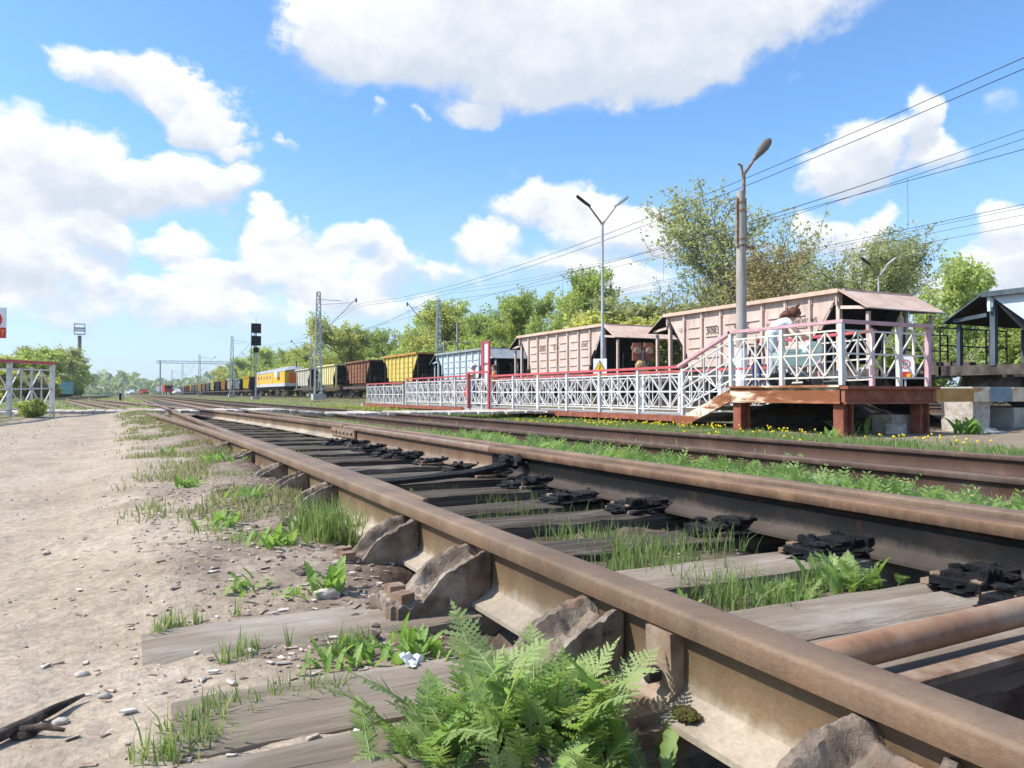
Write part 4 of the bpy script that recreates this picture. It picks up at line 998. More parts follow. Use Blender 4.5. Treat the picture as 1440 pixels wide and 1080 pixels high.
wire('lower wire of the nearest pair crossing above the concrete lamp post', lambda y: (17.75, y, cat_z(y, 6.66)), YS, .010)
wire('contact wire over the hopper wagons', lambda y: (18.6, y, 6.05), YS, .009)
wire('messenger wire of the second line with droppers hanging to its contact wire', lambda y: (24.0, y, cat_z(y, 7.35)), YS, .010, drops=([17.5, 31, 41, 50, 58, 70], lambda y: (24.0, y, 6.05)))
wire('contact wire of the second line', lambda y: (24.0, y, 6.05), YS, .009)
wire('feeder wire above the second line, lower one', lambda y: (25.2, y, cat_z(y, 8.05)), YS, .009)
wire('feeder wire above the second line, upper one', lambda y: (27.0, y, cat_z(y, 8.7)), YS, .009)
wire('lowest thin telephone wire in front of the small birch', lambda y: (33.0, y, 7.35), YS, .009)
wire('middle thin telephone wire in front of the small birch', lambda y: (33.0, y, 7.75), YS, .009)
wire('top thin telephone wire in front of the small birch', lambda y: (33.0, y, 8.05), YS, .009)
def gantry():
    t = thing('gantry', 'thin steel gantry spanning the far tracks', 'gantry', (0, 235, 0))
    for x in (8.0, 27.0):
        MB().bar((x, 0, 0), (x, 0, 9.6), .35).build('gantry_leg', GALV, t)
    mb = MB(); mb.bar((7, 0, 9.6), (28, 0, 9.6), .16).bar((7, 0, 9.0), (28, 0, 9.0), .16)
    for k in range(14): mb.bar((7 + k * 1.5, 0, 9.0 + .6 * (k % 2)), (8.5 + k * 1.5, 0, 9.6 - .6 * (k % 2)), .08)
    mb.build('gantry_beam', GALV, t)
gantry()
def signal():
    t = thing('railway_signal', 'black colour light signal on a slim mast with three heads', 'signal', (11.9, 83.5, -.2))
    MB().lathe([(.09, 0), (.08, 7.9), (.03, 8.0), (.03, 8.5)], (0, 0, 0), 'z', 10).build('pole', GALV, t)
    mb = MB(); mb.bar((-.45, .1, .2), (-.45, .1, 7.6), .05).bar((-.15, .1, .2), (-.15, .1, 7.6), .05)
    for k in range(20): mb.bar((-.45, .1, .4 + k * .37), (-.15, .1, .4 + k * .37), .03)
    mb.build('ladder', DARKMETAL, t)
    for z, s in ((7.4, 1.0), (6.1, 1.0), (5.15, .55)):
        h = MB().box((0, -.12, z), (.98 * s, .22, 1.0 * s)).build('signal_head', BLACK, t)
        MB().lathe([(.20 * s, -.55), (.22 * s, -.22)], (0, 0, z), 'y', 14).build('lamp_hood', BLACK, h)
        MB().lathe([(.0, -.245), (.17 * s, -.245), (.17 * s, -.235)], (0, 0, z), 'y', 14).build('lens', GLASS, h)
    MB().box((0, 0, .15), (.8, .8, .3)).build('foundation', CONCRETE, t)
signal()

# ------------------------------------------------------------------ lamp posts and signs
def concrete_lamp():
    t = thing('lamp_post', 'old concrete lamp post with white painted foot and one tilted lamp', 'lamp post', (13.2, 14.05, -.3))
    MB().lathe([(.135, 0), (.128, 1.9), (.100, 5.55), (0.0, 5.55)], (0, 0, 0), 'z', 16).build('pole', POLE, t, 40)
    MB().lathe([(.142, .3), (.134, 1.75)], (0, 0, 0), 'z', 16).build('white_band', WHITE, t, 40)
    mb = MB()
    for z in (5.25, 5.05, 4.2, 4.35): mb.lathe([(.118, z), (.118, z + .05)], (0, 0, 0), 'z', 12)
    mb.box((.13, 0, 4.22), (.55, .08, .05)).box((.14, .0, 4.8), (.03, .05, 1.2)).box((-.14, .0, 4.8), (.03, .05, 1.2))
    mb.build('steel_collar', STEELPLATE, t)
    MB().lathe([(.03, 0), (.05, .04), (.03, .09), (.05, .13), (.02, .17)], (.36, 0, 4.25), 'z', 8).build('insulator', CREAMBAR, t)
    a = Vector((.05, -.05, 5.45)); dirn = Vector((.8944, -.4472, 0)) * .62 + Vector((0, 0, .78))
    MB().tube([a, a + Vector((0, 0, .5)), a + Vector((0, 0, .55)) + dirn * .45], [.04, .04, .03], 8).tube([a + Vector((0, 0, .3)), a + Vector((-.06, .02, .72)), a + Vector((-.14, .05, .75))], .03, 6).build('bracket', STEELPLATE, t)
    d = dirn.normalized(); c0 = a + Vector((0, 0, .55)) + dirn * .38
    side = d.cross(_F0).normalized(); nrm = d.cross(side).normalized()
    if nrm.z < 0: nrm = -nrm
    W_ = d.cross(nrm)
    prof = [(0, .035, .035), (.06, .05, .045), (.16, .07, .05), (.30, .10, .058), (.43, .115, .06), (.55, .10, .052), (.63, .065, .04), (.66, .025, .02)]
    vs = []; fs = []; n = 16
    for (s, w, hgt) in prof:
        for k in range(n):
            aa = 2 * math.pi * k / n; sn = math.sin(aa)
            vs.append(c0 + d * s + W_ * (w * math.cos(aa)) + nrm * (hgt * sn if sn > 0 else .035 * sn))
    for i in range(len(prof) - 1):
        for k in range(n): fs.append((i * n + k, i * n + (k + 1) % n, (i + 1) * n + (k + 1) % n, (i + 1) * n + k))
    fs += [tuple(range(n)), tuple((len(prof) - 1) * n + k for k in range(n))]
    MB().add(vs, fs).build('lamp_housing', M('weathered_lamp_shell', [(.10, .085, .07), (.22, .185, .15)], scale=8, rough=.6, bump=.1), t, 50)
    MB().prism([(-.05, .18), (.05, .18), (.085, .32), (.095, .44), (.06, .58), (-.06, .58), (-.095, .44), (-.085, .32)], -.05, -.02, lambda u, v, w: c0 + d * v + W_ * u + nrm * w).build('lamp_glass', M('dirty_lamp_glass', [(.05, .045, .035), (.14, .13, .10)], scale=8, rough=.3, bump=.1), t)
concrete_lamp()
def y_lamp(loc, label, H=6.0, ang=0):
    t = thing('lamp_post', label, 'lamp post', loc, ang, None)
    MB().lathe([(.065, 0), (.062, 2.6), (.045, 2.7), (.040, H), (0, H)], (0, 0, 0), 'z', 12).build('pole', GALV, t, 40)
    for s in (-1, 1):
        e = Vector((s * .46, 0, H + .55))
        MB().tube([(0, 0, H - .1), (s * .06, 0, H + .02), e], [.035, .03, .028], 8).build('arm', ROD if s < 0 else GALV, t)
        d = Vector((s * .72, 0, .55)).normalized()
        hd = MB(); R = Matrix((Vector((0, 1, 0)).cross(d), Vector((0, 1, 0)), d)).transposed() if False else d.to_track_quat('X', 'Z').to_matrix()
        hd.box(e + d * .20, (.50, .13, .055), R).box(e + d * .0, (.2, .08, .06), R); hd.build('lamp_head', DARKMETAL if s < 0 else CREAMBAR, t)
        MB().box(e + d * .22 - R @ Vector((0, 0, .034)), (.36, .10, .02), R).build('lamp_glass', GLASS, t)
y_lamp((13.3, 20.25, -.3), 'slim metal lamp post with two raised lamps beside the warning triangle', 6.05, math.radians(-22))
y_lamp((30.6, 23.8, -.25), 'far lamp post whose two raised lamps show above the pink wagon', 6.0, math.radians(-22))
def warning_sign():
    t = thing('warning_sign', 'white plate with yellow warning triangle on the slim lamp post', 'sign', (13.18, 20.2, .9), math.radians(-52))
    MB().box((0, -.02, .28), (.44, .02, .56)).build('plate', WHITE, t)
    f = lambda y: (lambda u, v, w: (u, w, v))
    tri = lambda s, cz: [(-.19 * s, cz - .13 * s), (.19 * s, cz - .13 * s), (0, cz + .21 * s)]
    MB().prism(tri(1, .30), -.04, -.032, f(0)).build('triangle_border', BLACK, t)
    MB().prism(tri(.78, .30), -.046, -.041, f(0)).build('triangle', SIGNYELLOW, t)
    MB().prism([(-.03, .235), (.0, .30), (-.02, .31), (.02, .41), (.012, .33), (.035, .325), (.0, .235)], -.052, -.047, f(0)).build('pictogram', BLACK, t)
    MB().box((0, -.034, .055), (.44, .006, .10)).build('yellow_band', SIGNYELLOW, t)
warning_sign()
def ban_sign():
    t = thing('no_entry_sign', 'white prohibition notice with red ring behind the end railing of the platform', 'sign', (13.0, 9.55, .50), math.radians(-50))
    MB().box((0, 0, .35), (.235, .015, .42)).build('plate', WHITE, t)
    MB().bar((0, .03, 0), (0, .03, .5), .03).build('post', GALV, t)
    mb = MB()
    for k in range(24):
        a, b = 2 * math.pi * k / 24, 2 * math.pi * (k + 1) / 24
        mb.add([(.085 * math.cos(a), -.012, .42 + .085 * math.sin(a)), (.085 * math.cos(b), -.012, .42 + .085 * math.sin(b)), (.066 * math.cos(b), -.012, .42 + .066 * math.sin(b)), (.066 * math.cos(a), -.012, .42 + .066 * math.sin(a))], [(0, 1, 2, 3)])
    mb.bar((-.05, -.014, .47), (.05, -.014, .37), .004, .016, up=(0, 0, 1)); mb.build('red_ring', SIGNRED, t)
    MB().box((.0, -.011, .215), (.215, .006, .12)).build('red_band', SIGNRED, t)
    MB().box((.05, -.017, .20), (.06, .006, .07)).build('yellow_mark', SIGNYELLOW, t)
    for k, x in enumerate((-.03, .0, .03)): MB().box((x - .005, -.012, .42), (.012, .004, .07)).build('pictogram', BLACK, t)
ban_sign()
def path_sign():
    t = thing('crossing_sign', 'white and red prohibition sign cut by the photo edge above the fence', 'sign', gp(-8, 620, -.2).lerp(Vector((-2.28, 16.2, -.1)), 1), math.radians(-24))
    c = Vector((0, 0, 0))
    p = ray(-11, 454); k = 14.6; w = Vector((p.x * k, p.y * k, CAMZ + p.z * k)); t.location = (w.x, w.y, -.1); h = w.z + .1
    MB().box((0, 0, h), (.52, .02, .58)).build('plate', WHITE, t)
    mb = MB()
    for q in range(28):
        a, b = 2 * math.pi * q / 28, 2 * math.pi * (q + 1) / 28
        mb.add([(.19 * math.cos(a), -.014, h + .06 + .19 * math.sin(a)), (.19 * math.cos(b), -.014, h + .06 + .19 * math.sin(b)), (.145 * math.cos(b), -.014, h + .06 + .145 * math.sin(b)), (.145 * math.cos(a), -.014, h + .06 + .145 * math.sin(a))], [(0, 1, 2, 3)])
    mb.build('red_ring', SIGNRED, t)
    MB().box((0, -.012, h - .19), (.52, .008, .20)).build('red_band', SIGNRED, t)
    put('lettering', text_mesh('T', .13, SIGNYELLOW), t, (.17, -.02, h - .235), (math.pi / 2, 0, 0))
    MB().bar((-.05, .04, 0), (-.05, .04, h + .25), .05).build('post', GALV, t)
path_sign()
def notice_post():
    t = thing('notice_post', 'tall red notice post with two white panels by the gate', 'notice post', (11.1, 24.3, WALKZ), math.radians(-58))
    MB().box((-.09, 0, 1.15), (.10, .10, 2.3)).build('post', REDPAINT, t)
    MB().box((.17, 0, 1.5), (.06, .08, 1.55)).box((.04, 0, 2.28), (.32, .09, .06)).box((.04, 0, 1.52), (.30, .08, .05)).box((.04, 0, .76), (.30, .08, .05)).build('frame', REDPAINT, t)
    MB().box((.04, -.01, 1.90), (.19, .02, .70)).build('panel', WHITE, t)
    MB().box((.04, -.01, 1.14), (.19, .02, .68)).build('panel', WHITE, t)
notice_post()
def crossing_signal():
    t = thing('crossing_signal', 'rusty twin lamp pedestrian signal with a yellow box under it', 'signal', (13.1, 17.9, -.3), math.radians(-26.6))
    MB().bar((0, .05, 0), (0, .05, 1.9), .07).build('post', GALV, t)
    MB().box((0, .02, 1.98), (.62, .06, .1)).build('crossbar', STEELPLATE, t)
    for s in (-1, 1):
        h = MB().box((s * .17, -.05, 1.86), (.24, .2, .5), None, .92).build('lamp_box', M('rusty_lamp_box', [(.16, .055, .03), (.26, .10, .06)], scale=9, rough=.7), t)
        MB().lathe([(.09, -.32), (.10, -.14)], (s * .17, 0, 1.88), 'y', 12).build('lamp_hood', STEELPLATE, h)
    MB().box((-.06, -.04, 1.42), (.26, .2, .22)).lump((-.08, -.1, 1.5), .13, .2, 2, 2).build('bell', M('brass_bell', [(.36, .22, .10), (.5, .34, .18)], scale=9, rough=.6), t)
    MB().box((.08, -.06, 1.18), (.2, .2, .26)).build('yellow_box', SIGNYELLOW, t)
crossing_signal()
def wood_poles():
    t = thing('telegraph_pole', 'pale telegraph pole with crossarm against the trees behind the pale blue wagon', 'pole', (26.0, 62.8, 0))
    MB().lathe([(.13, 0), (.09, 6.6), (0, 6.6)], (0, 0, 0), 'z', 10).build('pole', POLE, t)
    MB().box((.2, 0, 4.9), (2.2, .1, .1)).build('crossarm', POLE, t)
    t = thing('telegraph_pole', 'shorter pale pole left of the telegraph pole with crossarm', 'pole', (26.0, 66.0, 0))
    MB().lathe([(.14, 0), (.10, 5.3), (0, 5.3)], (0, 0, 0), 'z', 10).build('pole', POLE, t)
    MB().box((.1, 0, 2.9), (.7, .5, .7)).build('junction_box', WHITE, t)
wood_poles()

# ------------------------------------------------------------------ far left side
def flood_mast():
    p = wp(112, 470, -9.0); 
    t = thing('floodlight_mast', 'slim floodlight mast with white cage above the left trees', 'mast', (-9.0, p.y, 0))
    H = p.z
    MB().lathe([(.30, 0), (.22, H * .75), (.35, H * .75), (.35, H - .3), (0, H - .3)], (0, 0, 0), 'z', 10).build('pole', M('reddish_mast_paint', [(.22, .13, .13), (.33, .22, .21)], scale=2, rough=.7), t)
    mb = MB(); a = .95
    for z in (0, .75, 1.25, 2.1): 
        for s in (-1, 1): mb.bar((-a, s * a, H + z), (a, s * a, H + z), .10 if z in (0, 2.1) else .2).bar((s * a, -a, H + z), (s * a, a, H + z), .10 if z in (0, 2.1) else .2)
    for sx in (-1, 1):
        for sy in (-1, 1): mb.bar((sx * a, sy * a, H), (sx * a, sy * a, H + 2.1), .08)
    mb.box((0, 0, H), (2 * a, 2 * a, .08)); mb.build('cage', GALV, t)
    for k in range(3): MB().box((-.55 + k * .55, -a - .1, H + .7), (.45, .2, .5)).build('floodlight', WHITE, t)
flood_mast()
def container():
    t = thing('container', 'teal storage container beside the left trees', 'container', (-7.2, 104, .3), math.radians(-20))
    teal = M('teal_paint', [(.16, .40, .40), (.26, .50, .50)], scale=2, rough=.6, over=[((.5, .6, .6), 4, (1, 1, 1), .55, .65)])
    MB().box((0, 0, .75), (2.4, 1.8, 1.4)).build('body', teal, t)
    mb = MB()
    for k in range(8): mb.box((-1.05 + k * .3, -.92, .75), (.08, .05, 1.3))
    mb.build('corrugation', teal, t)
    MB().box((0, 0, 1.48), (2.46, 1.86, .06)).build('roof', teal, t)
    for x in (-.9, .9): MB().box((x, 0, -.1), (.3, 1.5, .4)).build('skid', BLACK, t)
container()
def marker_post():
    p = gp(171, 563, -.2)
    t = thing('marker_post', 'small black post with white top standing between the diverging tracks', 'marker post', (p.x - .1, p.y, -.25))
    MB().box((0, 0, .33), (.2, .2, .66)).build('shaft', BLACK, t)
    MB().box((0, 0, .80), (.2, .2, .28), None, .9).build('painted_top', WHITE, t)
    MB().tube([(.22, .1, 0), (.22, .1, 1.6)], .05, 6).build('stay', GALV, t)
marker_post()
def far_vehicle(label, loc, col, kind, name, cat):
    t = thing(name, label, cat, loc, math.radians(15))
    if kind == 'truck':
        MB().box((0, 0, 1.9), (2.4, 2.2, 2.2)).build('cab', col, t)
        MB().box((0, -1.12, 2.3), (2.0, .04, .8)).build('windscreen', GLASS, t)
        MB().box((0, 4.2, 1.9), (2.5, 6.0, 1.6)).build('tipper_body', W_GREY, t)
        ws = ((-1.1, 0), (1.1, 0), (-1.1, 4.5), (1.1, 4.5))
    else:
        MB().prism([(-2.2, .5), (-2.2, 1.1), (-1.5, 1.2), (-.8, 1.95), (2.1, 1.95), (2.3, 1.1), (2.3, .5)], -.9, .9, lambda u, v, w: (w, u, v)).build('body', col, t)
        MB().prism([(-1.42, 1.25), (-.82, 1.85), (1.9, 1.85), (2.0, 1.25)], -.91, .91, lambda u, v, w: (w, u, v)).build('windows', GLASS, t)
        ws = ((-.85, -1.4), (.85, -1.4), (-.85, 1.4), (.85, 1.4))
    for x, y in ws: MB().lathe([(0, -.1), (.4, -.1), (.4, .1), (0, .1)], (x, y, .4), 'x', 14).build('wheel', BLACK, t)
red = plain('vehicle_red', (.45, .05, .04), .4)
far_vehicle('red truck far down the line', wp(229, 548, 5.5) * 1.0 if False else (11, 262, .1), red, 'truck', 'truck', 'truck')
far_vehicle('small red car left of the far red truck', (5.0, 300, .1), red, 'car', 'car', 'car')
far_vehicle('white van right of the far red truck', (13.8, 268, .1), WHITE, 'car', 'van', 'van')
far_vehicle('white car far off at the end of the straight track', (1.0, 330, .1), WHITE, 'car', 'car', 'car')

# ------------------------------------------------------------------ building at the right edge
def building():
    t = thing('apartment_block', 'pale apartment block glimpsed behind the slate blue wagon', 'building', (86, 34, -.3), math.radians(-26))
    wallm = M('pale_render', [(.62, .58, .52), (.70, .67, .62)], scale=.6, rough=.9, bump=.1); brickm = M('brown_brick_wall', [(.33, .26, .21), (.42, .34, .28)], scale=2, rough=.9, bump=.2)
    MB().box((0, 0, 4.1), (26, 9, 8.2)).build('wall', wallm, t)
    MB().box((0, -4.52, 2.6), (26, .1, 5.2)).build('wall', brickm, t)
    MB().box((0, 0, 8.3), (26.6, 9.6, .3)).build('roof', CONCRETE, t)
    MB().box((-9, 0, 9.2), (5, 3, 1.6)).build('parapet', CONCRETE, t)
    for r in range(3):
        for k in range(9):
            f = MB().box((-11.5 + k * 2.9, -4.60, 1.7 + r * 2.8), (1.5, .08, 1.5)).build('window', WHITE, t)
            MB().box((-11.5 + k * 2.9 - .36, -4.66, 1.7 + r * 2.8), (.6, .04, 1.3)).build('pane', GLASS, f)
            MB().box((-11.5 + k * 2.9 + .36, -4.66, 1.7 + r * 2.8), (.6, .04, 1.3)).build('pane', GLASS, f)
building()

# ------------------------------------------------------------------ people
SKIN = plain('skin', (.55, .34, .25), .55)
def person(label, J, E, region, mats, loc, rotz, hair=None, scale=1.0, extras=None):
    """one continuous skinned body; J: joint -> (x, y, z, radius); region: joint -> material index"""
    names = list(J); idx = {n: i for i, n in enumerate(names)}
    me = bpy.data.meshes.new('body'); me.from_pydata([J[n][:3] for n in names], [(idx[a], idx[b]) for a, b in E], [])
    o = bpy.data.objects.new('body', me); COL.objects.link(o)
    md = o.modifiers.new('skin', 'SKIN'); md.use_smooth_shade = True
    if not me.skin_vertices: 
        bpy.context.view_layer.objects.active = o
    sv = me.skin_vertices[0].data
    for i, n in enumerate(names):
        r = J[n][3]; sv[i].radius = r if hasattr(r, '__len__') else (r, r)
        sv[i].use_root = (n == 'pelvis')
    s2 = o.modifiers.new('sub', 'SUBSURF'); s2.levels = 2; s2.render_levels = 2
    dg = bpy.context.evaluated_depsgraph_get(); dg.update()
    m2 = bpy.data.meshes.new_from_object(o.evaluated_get(dg)); bpy.data.objects.remove(o)
    m2.materials.clear()
    for m in mats: m2.materials.append(m)
    pts = []
    for a, b in E:
        A = Vector(J[a][:3]); B = Vector(J[b][:3])
        for k in range(7):
            f = k / 6; pts.append((A.lerp(B, f), region.get(b) if f > .25 else region.get(a)))
    K = np.array([p[0] for p in pts]); R = np.array([p[1] for p in pts])
    for p in m2.polygons:
        c = np.array(p.center); p.material_index = int(R[np.argmin(((K - c) ** 2).sum(1))]); p.use_smooth = True
    t = put('person', m2, None, loc, (0, 0, rotz), scale); tag(t, label, 'person')
    if hair: hair(t)
    return t
def body(lean=0.0, bend=0.0, stride=.12, arms=(.1, -.1), reach=None):
    """joints of a walking or standing figure facing +x"""
    J = {'pelvis': (0, 0, .95, (.14, .12)), 'waist': (.01 + lean * .15, 0, 1.08, (.13, .10)), 'chest': (.02 + lean * .4, 0, 1.28, (.16, .115)), 'neck': (.03 + lean * .6, 0, 1.47, .055),
         'jaw': (.05 + lean * .65, 0, 1.55, (.07, .08)), 'head': (.045 + lean * .7, 0, 1.63, (.085, .10)), 'crown': (.03 + lean * .72, 0, 1.70, (.06, .075))}
    E = [('pelvis', 'waist'), ('waist', 'chest'), ('chest', 'neck'), ('neck', 'jaw'), ('jaw', 'head'), ('head', 'crown')]
    for s, nm in ((1, 'l'), (-1, 'r')):
        st = stride * s
        J.update({f'hip{nm}': (0, .09 * s, .90, .09), f'knee{nm}': (.03 + st * .6, .095 * s, .50, .058), f'ankle{nm}': (st * 1.4 - .03, .10 * s, .09, .04), f'toe{nm}': (st * 1.4 + .13, .115 * s, .035, .035),
                  f'sh{nm}': (.02 + lean * .45, .19 * s, 1.40, .058), f'elb{nm}': (arms[0] * s + lean * .4, .23 * s, 1.13, .042), f'wr{nm}': (arms[0] * s * 1.5 + .08 + lean * .35, .24 * s, .90, .028), f'hand{nm}': (arms[0] * s * 1.6 + .10 + lean * .35, .235 * s, .83, (.022, .035))})
        E += [('pelvis', f'hip{nm}'), (f'hip{nm}', f'knee{nm}'), (f'knee{nm}', f'ankle{nm}'), (f'ankle{nm}', f'toe{nm}'), ('chest', f'sh{nm}'), (f'sh{nm}', f'elb{nm}'), (f'elb{nm}', f'wr{nm}'), (f'wr{nm}', f'hand{nm}')]
    return J, E
def regions(J, top=0, legs=1, skin=2, shoe=3, sleeve='wr'):
    r = {}
    for n in J:
        r[n] = top if n in ('waist', 'chest') or n.startswith('sh') or n.startswith('elb') else legs if n in ('pelvis',) or n[:3] in ('hip', 'kne') or n.startswith('ankle') else shoe if n.startswith('toe') else skin
    return r
def add_fingers(o, J, mat, d=Vector((.3, 0, -1))):
    for nm, s in (('l', 1), ('r', -1)):
        h = Vector(J[f'hand{nm}'][:3]); w = Vector(J[f'wr{nm}'][:3]); ax = (h - w).normalized(); sd = ax.cross(Vector((0, s, 0))).normalized()
        for k, ln in enumerate((.055, .062, .058, .045)):
            b = h + ax * .02 + sd * (.024 - .016 * k)
            MB().tube([b, b + ax * ln * .55, b + ax * ln * .9 + Vector((.0, -s * .018, 0))], [.009, .008, .006], 6).build('finger', mat, o, 60)
        MB().tube([h - ax * .02 + sd * .03, h + ax * .015 + sd * .055, h + ax * .045 + sd * .058], [.011, .009, .007], 6).build('thumb', mat, o, 60)
def add_face(o, c, f, mat_skin):
    """c: head centre, f: facing direction"""
    f = Vector(f).normalized(); up = Vector((0, 0, 1)); sd = up.cross(f).normalized(); u = f.cross(sd)
    mb = MB(); mb.lump(c + f * .098 - u * .012, (.016, .012, .022), .05, 1, 1); mb.build('nose', mat_skin, o, 60)
    for s in (-1, 1):
        MB().lump(c + f * .086 + sd * .032 * s + u * .015, .010, 0, 1, 1).build('eye', BLACK, o, 60)
        MB().lump(c + sd * .088 * s - u * .005, (.02, .012, .03), 0, 1, 1).build('ear', mat_skin, o, 60)
    MB().box(c + f * .088 - u * .055, (.012, .04, .01)).build('mouth', plain('lips', (.4, .15, .13)), o)
def hair_cap(mat, c, r, extra=None, cut=None, name='hair'):
    def fn(o):
        mb = MB(); mb.lump(c, r, .10, 3, 3, 3)
        if extra: extra(mb)
        mb.build(name, mat, o, 60)
    return fn
AUBURN = M('auburn_hair', [(.09, .028, .015), (.17, .06, .03)], scale=30, stretch=(1, 1, .2), rough=.5, bump=.4)
def woman_and_pram():
    J = {'pelvis': (-.10, 0, .90, (.16, .14)), 'waist': (-.02, 0, 1.02, (.13, .12)), 'chest': (.12, 0, 1.16, (.165, .12)), 'neck': (.27, 0, 1.25, .058), 'jaw': (.35, 0, 1.27, (.075, .07)), 'head': (.385, 0, 1.335, (.09, .095)), 'crown': (.37, 0, 1.39, (.065, .075))}
    E = [('pelvis', 'waist'), ('waist', 'chest'), ('chest', 'neck'), ('neck', 'jaw'), ('jaw', 'head'), ('head', 'crown')]
    for s, nm in ((1, 'l'), (-1, 'r')):
        J.update({f'hip{nm}': (-.10, .10 * s, .86, .10), f'knee{nm}': (.0 + .06 * s, .105 * s, .47, .062), f'ankle{nm}': (-.08 + .08 * s, .11 * s, .09, .042), f'toe{nm}': (.09 + .08 * s, .12 * s, .035, .036),
                  f'sh{nm}': (.19, .19 * s, 1.19, .06), f'elb{nm}': (.34, .23 * s, .98, .042), f'wr{nm}': (.52, .16 * s, .90, .030), f'hand{nm}': (.59, .13 * s, .90, (.022, .036))})
        E += [('pelvis', f'hip{nm}'), (f'hip{nm}', f'knee{nm}'), (f'knee{nm}', f'ankle{nm}'), (f'ankle{nm}', f'toe{nm}'), ('chest', f'sh{nm}'), (f'sh{nm}', f'elb{nm}'), (f'elb{nm}', f'wr{nm}'), (f'wr{nm}', f'hand{nm}')]
    shirt = M('white_patterned_shirt', [(.66, .68, .74), (.78, .78, .80)], scale=14, rough=.8, over=[((.20, .22, .36), 22, (1, 1, 1), .62, .66)])
    jeans = M('pale_jeans', [(.34, .38, .44), (.46, .49, .54)], scale=10, rough=.9)
    r = regions(J)
    for n in ('elbl', 'elbr', 'wrl', 'wrr'): r[n] = 2
    def h(o):
        mb = MB(); mb.lump((.355, 0, 1.365), (.125, .112, .115), .12, 3, 3, 3)
        mb.lump((.25, 0, 1.33), (.12, .10, .075), .15, 5, 3, 3)
        mb.tube([(.22, 0, 1.34), (.14, .02, 1.30), (.09, .03, 1.22)], [.06, .05, .015], 8)
        mb.tube([(.40, .0, 1.46), (.45, .01, 1.50), (.47, .0, 1.545)], [.03, .022, .008], 6)
        mb.build('hair', AUBURN, o, 60)
        add_face(o, Vector((.40, 0, 1.325)), (1, 0, -.7), SKIN); add_fingers(o, J, SKIN)
    person('woman with auburn hair in a white top bending over the pram', J, E, r, [shirt, jeans, SKIN, WHITE], (11.46, 11.28, DZ), -YAW, h, 1.08)
    # pram
    t = thing('pram', 'mint green pram on the platform under the bending woman', 'pram', (11.50, 10.80, DZ), -YAW); t.scale = (1, 1, .88)
    mint = M('mint_fabric', [(.38, .52, .44), (.50, .63, .55)], scale=8, rough=.85, bump=.2)
    prof = [(-.36, .62), (-.30, .46), (.30, .44), (.40, .60), (.42, .74), (.1, .74), (-.38, .74)]
    MB().prism(prof, -.19, .19, lambda u, v, w: (u, w, v)).build('carrycot', mint, t)
    hood = [(.14, .74), (.43, .74), (.46, .84), (.42, .93), (.32, .98), (.22, .95), (.15, .86)]
    MB().prism(hood, -.195, .195, lambda u, v, w: (u, w, v)).build('hood', mint, t)
    MB().prism([(-.37, .75), (.08, .75), (.06, .82), (-.3, .80)], -.18, .18, lambda u, v, w: (u, w, v)).build('cover', mint, t)
    MB().box((.02, 0, .24), (.5, .3, .14)).build('basket', M('grey_mesh_fabric', [(.12, .13, .13), (.2, .21, .2)], scale=20, rough=.9), t)
    mb = MB()
    for s in (-1, 1): mb.tube([(-.30, s * .2, .17), (.22, s * .2, .50)], .014, 6).tube([(.34, s * .18, .12), (-.28, s * .2, .55), (-.52, s * .2, .98)], .014, 6)
    mb.tube([(-.52, -.2, .98), (-.52, .2, .98)], .018, 6); mb.build('chassis', GALV, t)
    for (x, rr, lab) in ((-.28, .155, 0), (.34, .105, 1)):
        for s in (-1, 1):
            w = MB().lathe([(rr * .86, -.02), (rr, -.015), (rr, .015), (rr * .86, .02), (rr * .8, 0)], (x, s * .22, rr), 'y', 20).build('wheel', DARKMETAL, t, 40)
            mb = MB(); mb.lathe([(rr * .8, -.01), (rr * .84, 0), (rr * .8, .01)], (x, s * .22, rr), 'y', 20)
            for k in range(6): a = k * math.pi / 3; mb.bar((x, s * .22, rr), (x + rr * .82 * math.cos(a), s * .22, rr + rr * .82 * math.sin(a)), .012)
            mb.build('rim', GREYPAINT, w)
woman_and_pram()
def standing(label, loc, rotz, colours, hairmat, scale=1.0, cap=None, stride=.12, bag=None):
    J, E = body(stride=stride)
    def h(o):
        mb = MB(); mb.lump((.02, 0, 1.67), (.112, .098, .085), .08, 2, 3, 3)
        if hairmat is not None: mb.lump((-.05, 0, 1.60), (.07, .09, .09), .08, 2, 3, 3)
        mb.build('cap' if cap else 'hair', cap or hairmat, o, 60)
        if cap: MB().lump((-.03, 0, 1.60), (.085, .092, .07), .05, 2, 2, 3).build('hair', hairmat or AUBURN, o, 60); MB().box((.13, 0, 1.665), (.10, .13, .015)).build('cap_peak', cap, o)
        add_face(o, Vector((.05, 0, 1.625)), (1, 0, 0), SKIN); add_fingers(o, J, SKIN)
    p = person(label, J, E, regions(J), colours, loc, rotz, h, scale)
    return p
navy = plain('navy_cloth', (.03, .06, .18), .85); beige = plain('beige_cloth', (.58, .47, .38), .85); orange = plain('orange_cloth', (.75, .25, .04), .8); maroon = plain('maroon_cloth', (.26, .05, .05), .85)
BROWNHAIR = plain('brown_hair', (.12, .06, .03), .5); redcloth = plain('red_cloth', (.45, .06, .06), .8); dark = plain('dark_cloth', (.05, .04, .05), .85)
standing('man in white cap, beige shirt and blue trousers behind the railing', (11.65, 26.6, WALKZ), math.radians(-20), [beige, plain('blue_cloth', (.04, .12, .34), .8), SKIN, dark], BROWNHAIR, .93, cap=WHITE)
t = thing('shopping_bag', 'red bag hanging beside the man in the white cap', 'bag', (11.45, 26.75, WALKZ + .38)); MB().box((0, 0, .16), (.12, .26, .32), None, .8).build('bag_body', redcloth, t); MB().tube([(0, -.07, .3), (0, 0, .46), (0, .07, .3)], .008, 5).build('handle', redcloth, t)
